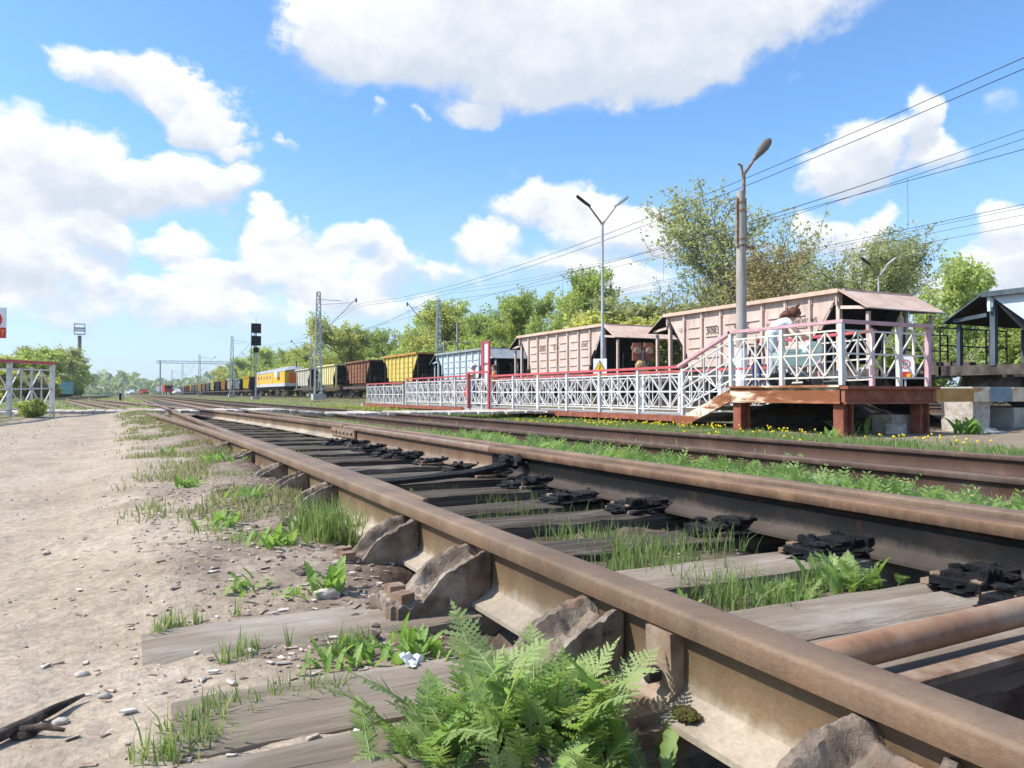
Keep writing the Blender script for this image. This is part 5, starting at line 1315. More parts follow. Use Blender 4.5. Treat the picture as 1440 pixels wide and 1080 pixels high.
standing('person with brown hair in orange top and maroon trousers by the red notice post', (11.75, 24.9, WALKZ), math.radians(150), [orange, maroon, SKIN, dark], BROWNHAIR, .87)
standing('child in dark jacket, red hat and blue trousers behind the platform railing', (11.45, 11.75, DZ), math.radians(60), [dark, navy, SKIN, WHITE], AUBURN, .58, cap=redcloth, stride=.05)

# ------------------------------------------------------------------ trees
def make_tree_meshes(seed, h, r, levels=3, kids=(9, 6, 4), leafn=5, leaf=.16, bark=None, leafm=None, spread=.4, up=.25, stems=1, low=.25, twig=.012, lean=.0, wob=.16):
    rnd = random.Random(seed); mb = MB(); pts = []
    def branch(p, d, ln, rad, lev):
        k = 6 if lev == 0 else 4; path = [p]; q = p.copy(); dd = d.copy()
        for i in range(k):
            dd = (dd + Vector((rnd.gauss(0, wob), rnd.gauss(0, wob), rnd.gauss(0, wob * .6) + up * (.35 if lev else .1)))).normalized()
            q = q + dd * ln / k; path.append(q.copy())
        rr = [rad * (1 - .75 * i / k) + .004 for i in range(k + 1)]
        mb.tube(path, rr, 7 if lev == 0 else 5 if lev == 1 else 3, False)
        if lev >= levels - 1:
            for i in range(1, k + 1): pts.append(path[i])
        if lev >= levels: return
        n = kids[min(lev, len(kids) - 1)]
        for j in range(n):
            f = low + (1 - low) * (j + rnd.random() * .8) / n if lev == 0 else .25 + .75 * (j + rnd.random()) / n
            i = min(k - 1, int(f * k)); b = path[i].lerp(path[i + 1], f * k - i)
            a = rnd.random() * 6.283; tilt = rnd.uniform(.5, 1.05) * (1.15 - .5 * f if lev == 0 else 1)
            ax = (path[i + 1] - path[i]).normalized(); s = ax.orthogonal().normalized(); s2 = ax.cross(s)
            nd = (ax * math.cos(tilt) + (s * math.cos(a) + s2 * math.sin(a)) * math.sin(tilt)).normalized()
            ch = ln * (spread * (1.15 - .55 * f) if lev == 0 else rnd.uniform(.42, .62))
            branch(b, nd, max(.3, ch), max(twig, rr[i] * .55), lev + 1)
    for s in range(stems):
        a = rnd.random() * 6.283; k = 0 if stems == 1 else rnd.uniform(.05, .3)
        branch(Vector((math.cos(a) * k * .8, math.sin(a) * k * .8, -.2)), Vector((math.cos(a) * k + lean, math.sin(a) * k, 1)).normalized(), h * rnd.uniform(.8, 1), r * (1 if stems == 1 else .6), 0)
    trunk = mb.mesh('trunk', bark or BARK, 60)
    C = np.array([tuple(p) for p in pts]); g = np.random.default_rng(seed)
    C = np.repeat(C, leafn, 0); n = len(C)
    C = C + g.normal(0, 1, (n, 3)) * np.array([.22, .22, .20]) * (leaf / .16)
    N = g.normal(0, 1, (n, 3)); N[:, 2] += .4; N /= np.linalg.norm(N, axis=1)[:, None]
    T = np.cross(N, g.normal(0, 1, (n, 3))); T /= np.linalg.norm(T, axis=1)[:, None]; B = np.cross(N, T)
    sz = leaf * g.uniform(.55, 1.25, n)[:, None]
    V = np.stack([C - T * sz, C + B * sz * .55, C + T * sz, C - B * sz * .55], 1).reshape(-1, 3)
    clump = vnoise(C[:, 0] * .8 + C[:, 2] * .37, C[:, 1] * .8 + C[:, 2] * .61, seed)
    var = np.clip(g.normal(.5, .18, n) + (clump - .5) * .5, 0, 1)
    crown = fast_mesh('crown', V, np.arange(4 * n).reshape(n, 4), leafm or LEAF_G, np.repeat(var, 4))
    return trunk, crown
TREES = {
 'green': make_tree_meshes(1, 12, .22, kids=(13, 7, 4), leafn=9, leaf=.17, leafm=LEAF_G, spread=.42, up=.3),
 'green2': make_tree_meshes(2, 12, .22, kids=(13, 7, 4), leafn=8, leaf=.17, leafm=LEAF_G, spread=.46, up=.45, low=.15),
 'yellow': make_tree_meshes(3, 11, .2, kids=(13, 7, 4), leafn=8, leaf=.18, leafm=LEAF_Y, spread=.46, up=.3, low=.12),
 'sparse': make_tree_meshes(4, 13, .2, kids=(15, 8, 5), leafn=4, leaf=.11, leafm=LEAF_O, bark=BARKPALE, spread=.50, up=.4, low=.12, twig=.014),
 'bronze': make_tree_meshes(5, 11, .2, kids=(15, 8, 5), leafn=4, leaf=.12, leafm=LEAF_B, bark=BARKPALE, spread=.44, up=.35, low=.08, twig=.014),
 'shrub': make_tree_meshes(6, 6, .09, kids=(9, 6, 3), leafn=5, leaf=.17, leafm=LEAF_O, spread=.5, up=.3, stems=5, low=.1),
 'shrubg': make_tree_meshes(7, 6, .09, kids=(9, 6, 3), leafn=6, leaf=.2, leafm=LEAF_G, spread=.5, up=.3, stems=5, low=.08),
 'shruby': make_tree_meshes(8, 6, .09, kids=(9, 6, 3), leafn=6, leaf=.2, leafm=LEAF_Y, spread=.5, up=.3, stems=5, low=.08),
 'birch': make_tree_meshes(9, 7, .085, kids=(14, 5, 3), leafn=6, leaf=.12, leafm=LEAF_G, bark=BIRCH, spread=.38, up=.2, low=.15),
 'thin': make_tree_meshes(10, 12, .16, kids=(14, 7, 4), leafn=2, leaf=.13, leafm=LEAF_O, bark=BARKPALE, spread=.3, up=.6, low=.2, twig=.014),
}
HT = {k: max(v.co.z for v in m[1].vertices) for k, m in TREES.items()}
def tree(kind, x, y, h, label, group=None, wide=1.0, name='tree', cat='tree'):
    t = thing(name, label, cat, (x, y, gzf(x, y) - .05), random.random() * 6.28, group)
    s = h / HT[kind]; w = s * wide * random.uniform(.92, 1.1)
    t.scale = (w, w, s)
    put('trunk', TREES[kind][0], t); put('crown', TREES[kind][1], t)
    return t
def wood():
    R = random.Random(5)
    A = [('sparse', 35.5, 35.6, 15.2, 'tallest sparse grey green tree behind the concrete lamp post'), ('sparse', 36, 43.5, 10.8, 'slender half bare tree left of the tallest tree'),
         ('bronze', 32.5, 31.0, 10.0, 'bronze budding tree right of the concrete lamp post'), ('bronze', 34, 37.6, 9.0, 'bronze budding tree left of the concrete lamp post'),
         ('sparse', 34, 28.6, 8.6, 'low sparse tree above the middle of the pink wagon'), ('sparse', 39, 33.5, 11, 'sparse tree behind the bronze tree'), ('sparse', 33.5, 26.4, 7.2, 'short sparse tree by the far twin lamp'),
         ('birch', 33.5, 23.2, 7.4, 'young birch with white stem right of the pink wagon'), ('birch', 36.5, 24.3, 7.8, 'young birch between the pink and slate blue wagons'), ('shrubg', 36, 20.0, 4.6, 'green thicket under the young birches'), ('shrubg', 31.5, 23.0, 3.8, 'green bush seen under the pink wagon awning')]
    for k, x, y, h, l in A: tree(k, x, y, h, l, wide=1.25 if k != 'birch' else 1.05)
    g = 'trees of the wood behind the wagons'
    N_ = ['first', 'second', 'third', 'fourth', 'fifth', 'sixth', 'seventh', 'eighth', 'ninth', 'tenth', 'eleventh', 'twelfth', 'thirteenth', 'fourteenth', 'fifteenth', 'sixteenth', 'seventeenth', 'eighteenth', 'nineteenth', 'twentieth']
    look = {'green': 'broad fresh green', 'green2': 'round fresh green', 'yellow': 'yellow green', 'thin': 'slender half bare', 'shrub': 'olive', 'shrubg': 'green', 'shruby': 'yellow green', 'sparse': 'sparse olive', 'bronze': 'bronze'}
    for i in range(9):
        y = 42.5 + i * 1.8; k = R.choice(['shrub', 'sparse', 'shrub', 'bronze']); tree(k, R.uniform(31, 36), y, R.uniform(6.2, 8.4), f'{look[k]} half leafed tree, {N_[i]} leftward from the concrete lamp post', 'olive thicket between the lamp posts', wide=1.25)
    for i in range(9):
        y = 57 + i * 4.0; k = R.choice(['green', 'green2', 'green', 'thin']); tree(k, R.uniform(34, 38), y + R.uniform(-.8, .8), R.uniform(10.0, 12.6), f'{look[k]} tree of the wood, {N_[i]} leftward from the slim twin lamp post', g, 1.0)
    for i in range(12):
        y = 92 + i * 8; k = R.choice(['green', 'yellow', 'green2', 'yellow']); tree(k, R.uniform(34, 39), y + R.uniform(-2, 2), R.uniform(11.5, 14.5), f'{look[k]} tree of the wood, {N_[i]} leftward from behind the brown wagon', g, 1.15)
    for i in range(9):
        y = 190 + i * 17; k = R.choice(['green', 'yellow', 'green2']); tree(k, R.uniform(32, 38), y, R.uniform(11, 14), f'far {look[k]} tree, {N_[i]} leftward from behind the amber service car', g, 1.5)
    for i in range(18):
        y = 46 + i * 9.0; k = R.choice(['shrub', 'shruby', 'shrubg', 'shruby']); tree(k, R.uniform(30, 32.5), y, R.uniform(4.5, 7.5), f'{look[k]} bush behind the wagons, {N_[i]} leftward from the concrete lamp post', 'bushes at the foot of the wood', 1.35, 'bush', 'bush')
    # left side
    for i in range(12):
        y = 84 + i * 12; k = R.choice(['shrub', 'shrubg', 'green', 'shruby']); tree(k, -9.6 - i * .25 + R.uniform(-.7, .7), y, 4.3 + min(4.2, i * .9) + R.uniform(-.5, .5), f'{look[k]} tree, {N_[i]} from the white fence in the row left of the tracks', 'trees left of the tracks', 1.3)
    for i in range(9):
        y = 66 + i * 13; tree('shrub' if i % 2 else 'shruby', -8.0 - i * .2, y, R.uniform(2.2, 3.4), f'low bush, {N_[i]} from the white fence before the left tree row', 'bushes left of the tracks', 1.5, 'bush', 'bush')
wood()
def far_wood():
    g = np.random.default_rng(4); n = 16000
    a = g.uniform(-1.0, .55, n); d = g.uniform(480, 640, n)
    ang = math.radians(8) * 0 + a * .9
    x = d * np.sin(ang); y = d * np.cos(ang)
    hh = 7 + 5 * vnoise(ang * 40, ang * 0 + 3.0, 2) + 3 * vnoise(ang * 140, ang * 0, 5)
    z = g.uniform(0, 1, n) * hh
    C = np.stack([x, y, z], 1); N = g.normal(0, 1, (n, 3)); N /= np.linalg.norm(N, axis=1)[:, None]
    T = np.cross(N, g.normal(0, 1, (n, 3))); T /= np.linalg.norm(T, axis=1)[:, None]; B = np.cross(N, T); s = g.uniform(1.2, 2.6, n)[:, None]
    V = np.stack([C - T * s, C + B * s * .7, C + T * s, C - B * s * .7], 1).reshape(-1, 3)
    me = fast_mesh('distant_wood', V, np.arange(4 * n).reshape(n, 4), LEAF_D, np.repeat(g.uniform(.2, .9, n), 4))
    tag(put('distant_wood', me), 'distant wood along the horizon at the end of the line', kind='stuff')
far_wood()

# ------------------------------------------------------------------ grass and weeds
def blades(name, P, h, w, mat, label, dry=0.0, lean=.35, seed=1):
    g = np.random.default_rng(seed); n = len(P)
    a = g.uniform(0, 6.283, n); l = np.abs(g.normal(0, lean, n)); dirx = np.cos(a) * l; diry = np.sin(a) * l
    fa = g.uniform(0, 6.283, n); wx = np.cos(fa) * w / 2; wy = np.sin(fa) * w / 2
    V = np.empty((n, 6, 3))
    for k, (f, ww) in enumerate(((0, 1.0), (.55, .85), (1, .12))):
        cx = P[:, 0] + dirx * h * f ** 1.7; cy = P[:, 1] + diry * h * f ** 1.7; cz = P[:, 2] - .01 + h * f * (1 - .22 * l * f)
        V[:, 2 * k] = np.stack([cx - wx * ww, cy - wy * ww, cz], 1); V[:, 2 * k + 1] = np.stack([cx + wx * ww, cy + wy * ww, cz], 1)
    i = np.arange(n)[:, None] * 6
    Q = np.concatenate([i + np.array([[0, 1, 3, 2]]), i + np.array([[2, 3, 5, 4]])], 0)
    var = np.repeat(np.clip(g.normal(.45 + dry, .2, n), 0, 1), 6)
    return tag(put(name, fast_mesh(name, V.reshape(-1, 3), Q, mat, var)), label, kind='stuff')
def area(x0, x1, y0, y1, n, seed, thr=.45, fs=1.6, clump=.0, pw=1.0):
    g = np.random.default_rng(seed); x = g.uniform(x0, x1, n); y = y0 + (y1 - y0) * g.uniform(0, 1, n) ** pw
    m = fbm(x * fs, y * fs, 3, seed) + .25 * (fbm(x * fs * 4, y * fs * 4, 2, seed + 3) - .4) > thr
    x = x[m]; y = y[m]; return np.stack([x, y, gz(x, y)], 1)
def tufts(cs, seed):
    """cs: (point, radius, blades)"""
    g = np.random.default_rng(seed); out = []
    for c, r, n in cs:
        q = g.normal(0, 1, (n, 2)) * r; out.append(np.stack([c.x + q[:, 0], c.y + q[:, 1], 0 * q[:, 0]], 1))
    P = np.concatenate(out); P[:, 2] = gz(P[:, 0], P[:, 1]); return P
G = np.random.default_rng(77)
P1 = area(-.45, .76, 2.7, 18, 46000, 3, .47, 2.2, pw=1.4); _k = np.random.default_rng(2).random(len(P1)) < ss(P1[:, 0] + .9 * (fbm(P1[:, 0] * 2, P1[:, 1] * 2, 3, 90) - .45) + .02 * P1[:, 1], .0, .5); P1 = P1[_k]
blades('grass', P1, G.uniform(.012, .05, len(P1)) * (1 + .5 * vnoise(P1[:, 0] * 5, P1[:, 1] * 5, 4)), .0035 + .0007 * P1[:, 1], GRASSDRY, 'thin grass on the outer side of the near rail', 0, .5, 1)
cs = [(gp(508, 757, -.21), .035, 150), (gp(495, 745, -.21), .03, 90), (gp(440, 775, -.21), .06, 160), (gp(400, 785, -.21), .06, 150), (gp(350, 783, -.21), .05, 130), (gp(300, 768, -.21), .03, 70), (gp(460, 760, -.21), .05, 160),
      (gp(205, 737, -.21), .05, 60), (gp(270, 690, -.21), .04, 60), (gp(330, 690, -.21), .05, 80), (gp(240, 665, -.21), .05, 60), (gp(280, 663, -.21), .05, 70), (gp(345, 720, -.21), .04, 80),
      (gp(225, 897, -.21), .012, 40), (gp(247, 890, -.21), .012, 40), (gp(275, 885, -.21), .010, 26), (gp(335, 925, -.2), .016, 45), (gp(315, 930, -.2), .010, 22), (gp(350, 915, -.2), .012, 26), (gp(495, 915, -.21), .022, 70), (gp(478, 925, -.21), .016, 50), (gp(330, 875, -.21), .008, 14), (gp(405, 910, -.2), .006, 9),
      (gp(268, 1040, -.21), .022, 100), (gp(280, 1062, -.21), .022, 110), (gp(240, 1075, -.21), .018, 60), (gp(340, 1010, -.21), .03, 70), (gp(420, 990, -.21), .03, 60), (gp(300, 1020, -.21), .02, 50), (gp(215, 1075, -.21), .02, 40), (gp(470, 990, -.21), .02, 40)]
P2 = tufts(cs, 8); hh = G.uniform(.02, .065, len(P2)); hh[:240] *= 2.3
blades('grass', P2, hh, .0035, GRASS, 'green grass tufts on the dirt beside the near rail', .0, .35, 2)
P2b = tufts([(Vector((.66, 2.78, 0)), .030, 150), (Vector((.62, 2.70, 0)), .03, 110), (Vector((.70, 2.66, 0)), .018, 60), (Vector((.60, 2.88, 0)), .03, 70)], 81)
blades('grass', P2b, G.uniform(.06, .19, len(P2b)), .0045, GRASS, 'tall fresh grass tuft leaning on the near rail', -.1, .25, 22)
# between the rails
cs = []
for (px, py, r, n) in ((800, 765, .05, 60), (850, 775, .07, 120), (905, 790, .07, 120), (880, 800, .05, 80), (950, 790, .06, 60), (1000, 775, .05, 70), (1040, 770, .06, 90), (1075, 760, .04, 60), (1090, 780, .03, 30), (930, 830, .05, 50), (1010, 855, .04, 60), (1050, 840, .06, 80), (980, 850, .04, 40), (1100, 865, .03, 40), (870, 815, .05, 90), (960, 810, .06, 90), (1120, 850, .05, 60), (1030, 865, .05, 80), (690, 735, .05, 50), (735, 725, .05, 50), (780, 735, .06, 50), (700, 705, .05, 40), (760, 705, .06, 40), (640, 700, .05, 40), (900, 735, .05, 30), (830, 730, .06, 50), (1160, 800, .05, 40), (1100, 885, .02, 20), (1420, 770, .05, 60)):
    cs.append((gp(px, py, -.25), r, n))
P3 = tufts(cs, 9); ok = (P3[:, 0] > AX + .08) & (P3[:, 0] < BX - .2); P3 = P3[ok]
blades('grass', P3, G.uniform(.05, .13, len(P3)), .004, GRASS, 'thin tall grass growing between the near rails', .1, .35, 3)
P4 = area(.98, 2.35, 6.8, 18, 16000, 12, .42, 1.4)
P4 = P4[P4[:, 0] < 2.3 - np.maximum(0, P4[:, 1] - 8) ** 2 / 380]
blades('grass', P4, G.uniform(.03, .09, len(P4)), .007, GRASS, 'green grass between the rails of the switch near the crossing', .12, .4, 4)
P5 = area(2.72, 4.40, -.5, 20, 42000, 13, .34, 1.2, pw=1.3)
blades('grass', P5, G.uniform(.03, .15, len(P5)), .004 + .0006 * np.clip(P5[:, 1], 0, 20), GRASS, 'green grass strip between the near switch and the next track', .05, .4, 5)
P6 = area(6.5, 10.42, 2.5, 40, 90000, 14, .30, .9, pw=1.2)
bare = ((P6[:, 0] > 9.4) & (P6[:, 1] > 4) & (P6[:, 1] < 11.5)); P6 = P6[~(bare & (np.random.default_rng(1).random(len(P6)) < .8))]
blades('grass', P6, G.uniform(.03, .12, len(P6)), .012, GRASS, 'short grass in front of the walkway and platform', -.08, .4, 6)
P7 = np.concatenate([area(-12, -1.2, 15, 75, 26000, 15, .35, .5), area(-3, 14, 22, 110, 42000, 16, .42, .35), area(4.0, 6.6, 6, 24, 5000, 17, .5, 1.0), area(13.2, 18, 14, 90, 9000, 19, .5, .5)])
P7 = P7[~((P7[:, 0] > 4.45) & (P7[:, 0] < 4.75)) & ~((P7[:, 0] > -1.9) & (P7[:, 0] < 10) & (P7[:, 1] < 21.2) & (P7[:, 1] > 17.9))]
blades('grass', P7, G.uniform(.04, .14, len(P7)), .02 + .0006 * P7[:, 1], GRASS, 'rough grass and weeds between the far tracks', .2, .45, 7)

def pinna(mb, o, d, n, L, W, lobes=3):
    """toothed leaflet from o along d; n: side direction in its plane"""
    up = []; dn = []
    for k in range(lobes):
        a = (k + .45) / (lobes + .6); b = (k + .85) / (lobes + .6); w = W * (1 - .55 * k / lobes)
        up += [o + d * (L * a) + n * w, o + d * (L * b) + n * w * .30]; dn += [o + d * (L * a) - n * w, o + d * (L * b) - n * w * .30]
    pts = [o] + dn + [o + d * L] + up[::-1]
    mb.add(pts, [tuple(range(len(pts)))])
def frond_mesh(seed, mat, pairs=10, L=1.0, W=.30, bend=1.0, lobes=3, name='leaf', stalk=.16):
    R = random.Random(seed); mb = MB(); n = 14; p = Vector((0, 0, 0)); pts = [p.copy()]; ds = []
    for i in range(n):
        a = .12 + bend * (i / n) ** 1.6 + R.gauss(0, .03); d = Vector((R.gauss(0, .03), math.sin(a), math.cos(a))); ds.append(d); p = p + d * L / n; pts.append(p.copy())
    mb.tube(pts, [.014 * (1 - .8 * i / n) for i in range(n + 1)], 4, False)
    for k in range(pairs):
        f = stalk + (1 - stalk) * (k + .3) / pairs; i = min(n - 1, int(f * n)); o = pts[i].lerp(pts[i + 1], f * n - i); d = ds[i]
        nn = d.cross(Vector((1, 0, 0))).normalized()
        w = W * math.sin(math.pi * (.12 + .85 * ((f - stalk) / (1 - stalk)))) ** .8
        for s in (-1, 1):
            dd = (Vector((s, 0, 0)) * .86 + d * .5 + nn * R.uniform(-.35, .25)).normalized(); sd = nn.cross(dd).normalized()
            pinna(mb, o, dd, sd, max(.04, w * R.uniform(.85, 1.1)), .022 * (1 + .5 * w / W), lobes)
    pinna(mb, pts[-1], ds[-1], Vector((1, 0, 0)), .09, .03, 2)
    me = mb.mesh(name, mat); a = me.attributes.new('var', 'FLOAT', 'POINT'); nst = (n + 1) * 4
    a.data.foreach_set('value', np.clip(np.where(np.arange(len(me.vertices)) < nst, .5, 0) + np.random.default_rng(seed).normal(.5, .05, len(me.vertices)) + np.array([v.co.z for v in me.vertices]) * .15 - .05, 0, 1).astype(np.float32))
    return me
def blade_leaf_mesh(seed, mat, W=.14, bend=.9, teeth=6, name='leaf'):
    R = random.Random(seed); vs = []; fs = []; n = 14; p = Vector((0, 0, 0))
    for i in range(n + 1):
        f = i / n; a = .25 + bend * f; d = Vector((0, math.sin(a), math.cos(a)))
        nn = d.cross(Vector((1, 0, 0)))
        w = W * (math.sin(math.pi * min(1, .04 + .96 * f ** .8)) ** .8) * (1 - .22 * (i % 2)) + .006
        w *= R.uniform(.9, 1.1)
        vs += [p + Vector((-w, 0, 0)) - nn * w * .35, p.copy(), p + Vector((w, 0, 0)) - nn * w * .35]; p = p + d / n
    for i in range(n): fs += [(3 * i, 3 * i + 1, 3 * i + 4, 3 * i + 3), (3 * i + 1, 3 * i + 2, 3 * i + 5, 3 * i + 4)]
    mb = MB(); mb.add(vs, fs); me = mb.mesh(name, mat, 80); a = me.attributes.new('var', 'FLOAT', 'POINT')
    a.data.foreach_set('value', np.array([.75 if k % 3 == 1 else .45 for k in range(len(vs))], np.float32)); return me
FR = [frond_mesh(k, TANSY, 18, 1, .24, (.5, .8, 1.1, .35, .95, .65)[k], 4) for k in range(6)]
FRS = [frond_mesh(20 + k, SILVERLEAF, 10, 1, .30, (.5, .9, 1.2)[k], 2) for k in range(3)]
FR2 = None
BL = [blade_leaf_mesh(k, BROADLEAF, (.13, .17, .11, .15)[k], (.8, .5, 1.0, .3)[k]) for k in range(4)]
MIX = FR + FR + BL[:2]
def plant(label, loc, n, meshes, size, tilt=(.05, .7), spread=.02, name='weed', group=None, seed=None):
    R = random.Random(seed if seed is not None else int(abs(loc[0] * 977 + loc[1] * 613)))
    t = thing(name, label, 'plant', (loc[0], loc[1], gzf(loc[0], loc[1]) - .006), 0, group)
    for i in range(n):
        a = R.random() * 6.283; s = R.uniform(*size); tl = R.uniform(*tilt); me = R.choice(meshes)
        if me in BL: tl = tl * .5 - .1
        put('leaf', me, t, (R.gauss(0, spread), R.gauss(0, spread), 0), (-tl + R.uniform(-.1, .1), R.uniform(-.15, .15), a), s)
    return t
plant('large ferny green weed in the foreground against the rusty chair plate', gp(735, 1062, -.22), 70, MIX, (.07, .225), (0, .55), .06, seed=1)
plant('ferny green weed at the lower picture edge right of the sleeper end', gp(620, 1085, -.22), 40, MIX, (.06, .125), (.1, .8), .05, seed=2)
plant('ferny weed under the chair plate below the rail', gp(815, 1085, -.22), 40, MIX, (.06, .14), (.1, .9), .05, seed=3)
plant('broad leaved weed at the black gap under the rail', gp(930, 1130, -.30), 7, BL, (.07, .13), (.0, .7), .04, seed=4)
plant('small leafy weed around the white paper scrap', Vector((.43, 1.60, 0)), 60, BL, (.035, .065), (.2, 1.0), .055, seed=5)
plant('leafy weed right of the white paper scrap', Vector((.57, 1.60, 0)), 44, BL, (.04, .08), (.1, .8), .04, seed=6)
plant('dandelion leaves below the second rail brace', Vector((.50, 2.13, 0)), 26, BL, (.05, .11), (.1, .8), .018, seed=7)
plant('dark small weed on the dirt left of the dandelion leaves', Vector((.29, 2.22, 0)), 20, BL, (.035, .065), (.4, 1.2), .03, seed=8)
plant('flat weed left of the dandelion leaves', Vector((.41, 2.12, 0)), 14, BL, (.03, .05), (.5, 1.2), .03, seed=18)
plant('ferny bright green weed between the rails beside the double sleeper', Vector((1.72, 1.66, 0)), 60, MIX, (.05, .115), (.1, .8), .07, seed=9)
plant('ferny weed clump in front of the black rod pit', Vector((1.98, 1.66, 0)), 60, MIX, (.05, .14), (.05, .7), .06, seed=10)
plant('small upright weed between the rails left of the ferny clump', Vector((1.32, 1.62, 0)), 10, BL, (.06, .10), (.1, .8), .012, seed=11)
plant('fleshy weed shoots in the rod pit at the picture edge', gp(1405, 1010, -.30), 8, BL, (.06, .12), (.0, .6), .03, seed=12)
plant('weed by the tall grass on the outer side of the rail', gp(430, 765, -.21), 14, BL, (.05, .10), (.2, 1.0), .03, seed=13)
plant('low weed on the dirt edge near the yellow dandelion', gp(300, 668, -.21), 14, BL, (.05, .09), (.3, 1.1), .05, seed=14)
for _i, (_x, _y, _n, _l) in enumerate(((.46, 2.66, 22, 'leafy weed in front of the tall grass tuft'), (.30, 3.15, 18, 'leafy weed on the dirt left of the tall grass tuft'), (.52, 3.75, 22, 'leafy weed beside the fifth rail brace'), (.30, 4.6, 18, 'leafy weed patch at the dirt edge beyond the tall grass'), (.55, 5.6, 20, 'leafy weed by the rail near the tongue end'), (.28, 6.8, 16, 'distant leafy weed on the dirt edge before the crossing'))):
    plant(_l, Vector((_x, _y, 0)), _n, BL, (.05, .10), (.2, 1.1), .05, seed=40 + _i)
plant('weed among the sleepers behind the stretcher bar', gp(580, 652, -.24), 16, BL, (.06, .12), (.3, 1.1), .08, seed=15)
plant('weed sprig on a sleeper in the middle of the switch', gp(573, 692, -.24), 6, FR, (.06, .11), (.1, .8), .02, seed=16)
plant('leafy weed below the third grease lump', gp(945, 748, -.25), 10, BL, (.05, .10), (.2, .9), .03, seed=17)
plant('dense dark green weed cushion in the grass strip', Vector((3.55, 6.6, 0)), 60, FR, (.14, .30), (.1, 1.1), .13, seed=21)
plant('silvery green weed cushion in the grass strip right of the steps', Vector((3.75, 3.35, 0)), 60, FRS, (.12, .24), (.1, 1.0), .09, seed=22)
plant('green weed left of the small platform leg', gp(1100, 650, -.3), 20, FR, (.10, .2), (.2, 1.0), .10, seed=23)
plant('tall leafy seedling in front of the red platform leg', Vector((9.9, 8.55, 0)), 14, BL, (.10, .22), (.2, 1.0), .08, seed=24)
plant('spiky grass clump beside the crumbling pier', Vector((12.9, 8.3, 0)), 30, BL[:1], (.15, .42), (.1, .7), .10, seed=25)
plant('leafy shoots hanging beside the red platform leg', Vector((11.4, 9.6, 0)), 26, BL, (.2, .5), (.1, .9), .12, seed=26)
plant('grass and weed sprig on the near sleepers by the fishplate', gp(690, 700, -.25), 6, BL, (.04, .08), (.2, .9), .02, seed=27)
TREES['low'] = make_tree_meshes(12, 3, .06, kids=(6, 4, 3), leafn=5, leaf=.16, leafm=LEAF_G, spread=.5, up=.25, stems=5, low=.1, twig=.01); HT['low'] = max(v.co.z for v in TREES['low'][1].vertices)
tree('low', -1.60, 16.7, .46, 'leafy green bush at the foot of the white fence', None, 1.1, 'bush', 'bush')
# weed carpet of the strip: too many leaves to count
def weed_carpet():
    g = np.random.default_rng(31); quads = []; var = []
    n = 4200; y = .2 + 9.3 * g.uniform(0, 1, n) ** 1.2; x = 2.85 + 1.35 * g.uniform(0, 1, n)
    keep = fbm(x * 1.1, y * 1.1, 3, 50) > .33; x = x[keep]; y = y[keep]; z = gz(x, y)
    V = []; 
    for i in range(len(x)):
        L = g.uniform(.09, .25); a = g.uniform(0, 6.283); tl = g.uniform(.05, .75); d = np.array([math.cos(a) * math.sin(tl), math.sin(a) * math.sin(tl), math.cos(tl)])
        s = np.cross(d, [0, 0, 1.0]); s /= np.linalg.norm(s) + 1e-9; u = np.cross(s, d); o = np.array([x[i], y[i], z[i] - .01]); v0 = g.uniform(.25, .85)
        for k in range(7):
            f = .15 + .85 * k / 7; q = o + d * L * f - u * L * .35 * f * f; w = L * .30 * math.sin(math.pi * (.15 + .8 * f))
            for sg in (-1, 1):
                dd = s * sg * .85 + d * .5; nn = (d * .85 - s * sg * .5) * .18
                V += [q, q + dd * w * .5 + nn * w, q + dd * w, q + dd * w * .5 - nn * w]; var += [v0] * 4
    V = np.array(V); tag(put('weeds', fast_mesh('weeds', V, np.arange(len(V)).reshape(-1, 4), TANSY, np.array(var))), 'ferny weed carpet between the near switch and the next track', kind='stuff')
weed_carpet()
def dandelions():
    g = np.random.default_rng(8); n = 1500
    x = g.uniform(7.6, 10.35, n); y = g.uniform(6, 38, n); k = fbm(x * .7, y * .7, 3, 61) + .12 * ss(x, 9, 10.2) > .50
    x = x[k]; y = y[k]; z = gz(x, y); mb = MB()
    for i in range(len(x)):
        h = g.uniform(.06, .13); r = g.uniform(.012, .021); c = (x[i], y[i], z[i] + h)
        mb.lathe([(.003, -.02), (r, -.004), (r * .9, .008), (r * .3, .014)], c, 'z', 7)
    tag(mb.build('dandelion_flowers', DANDELION), 'yellow dandelion flowers in the grass before the walkway', kind='stuff')
    for i, (p, l) in enumerate(((gp(343, 668, -.2), 'yellow dandelion on the dirt beside the near rail'), (gp(978, 668, -.29), 'yellow dandelion in the grass strip behind the greasy rail'), (gp(747, 618, -.29), 'yellow dandelion left of the dark weed cushion'), (Vector((9.6, 8.2, -.33)), 'yellow dandelion in front of the red platform leg'))):
        t = thing('dandelion', l, 'flower', (p.x, p.y, gzf(p.x, p.y)))
        h = .07 if i == 0 else .12
        MB().tube([(0, 0, 0), (.004, 0, h * .5), (0, .004, h)], .003, 5).build('stem', STALK, t)
        f = MB(); 
        for r, zz, m in ((.020, 0, 14), (.014, .004, 10), (.008, .007, 6)):
            for k in range(m):
                a = 6.283 * k / m; d = Vector((math.cos(a), math.sin(a), .25)); sd = Vector((-math.sin(a), math.cos(a), 0)) * .003
                f.add([Vector((0, 0, h + zz)) - sd, Vector((0, 0, h + zz)) + d * r - sd, Vector((0, 0, h + zz)) + d * r + sd, Vector((0, 0, h + zz)) + sd], [(0, 1, 2, 3)])
        f.build('flower_head', DANDELION, t)
        for k in range(5): put('leaf', BL[k % 4], t, (0, 0, 0), (-.35, 0, k * 1.3), .05)
dandelions()

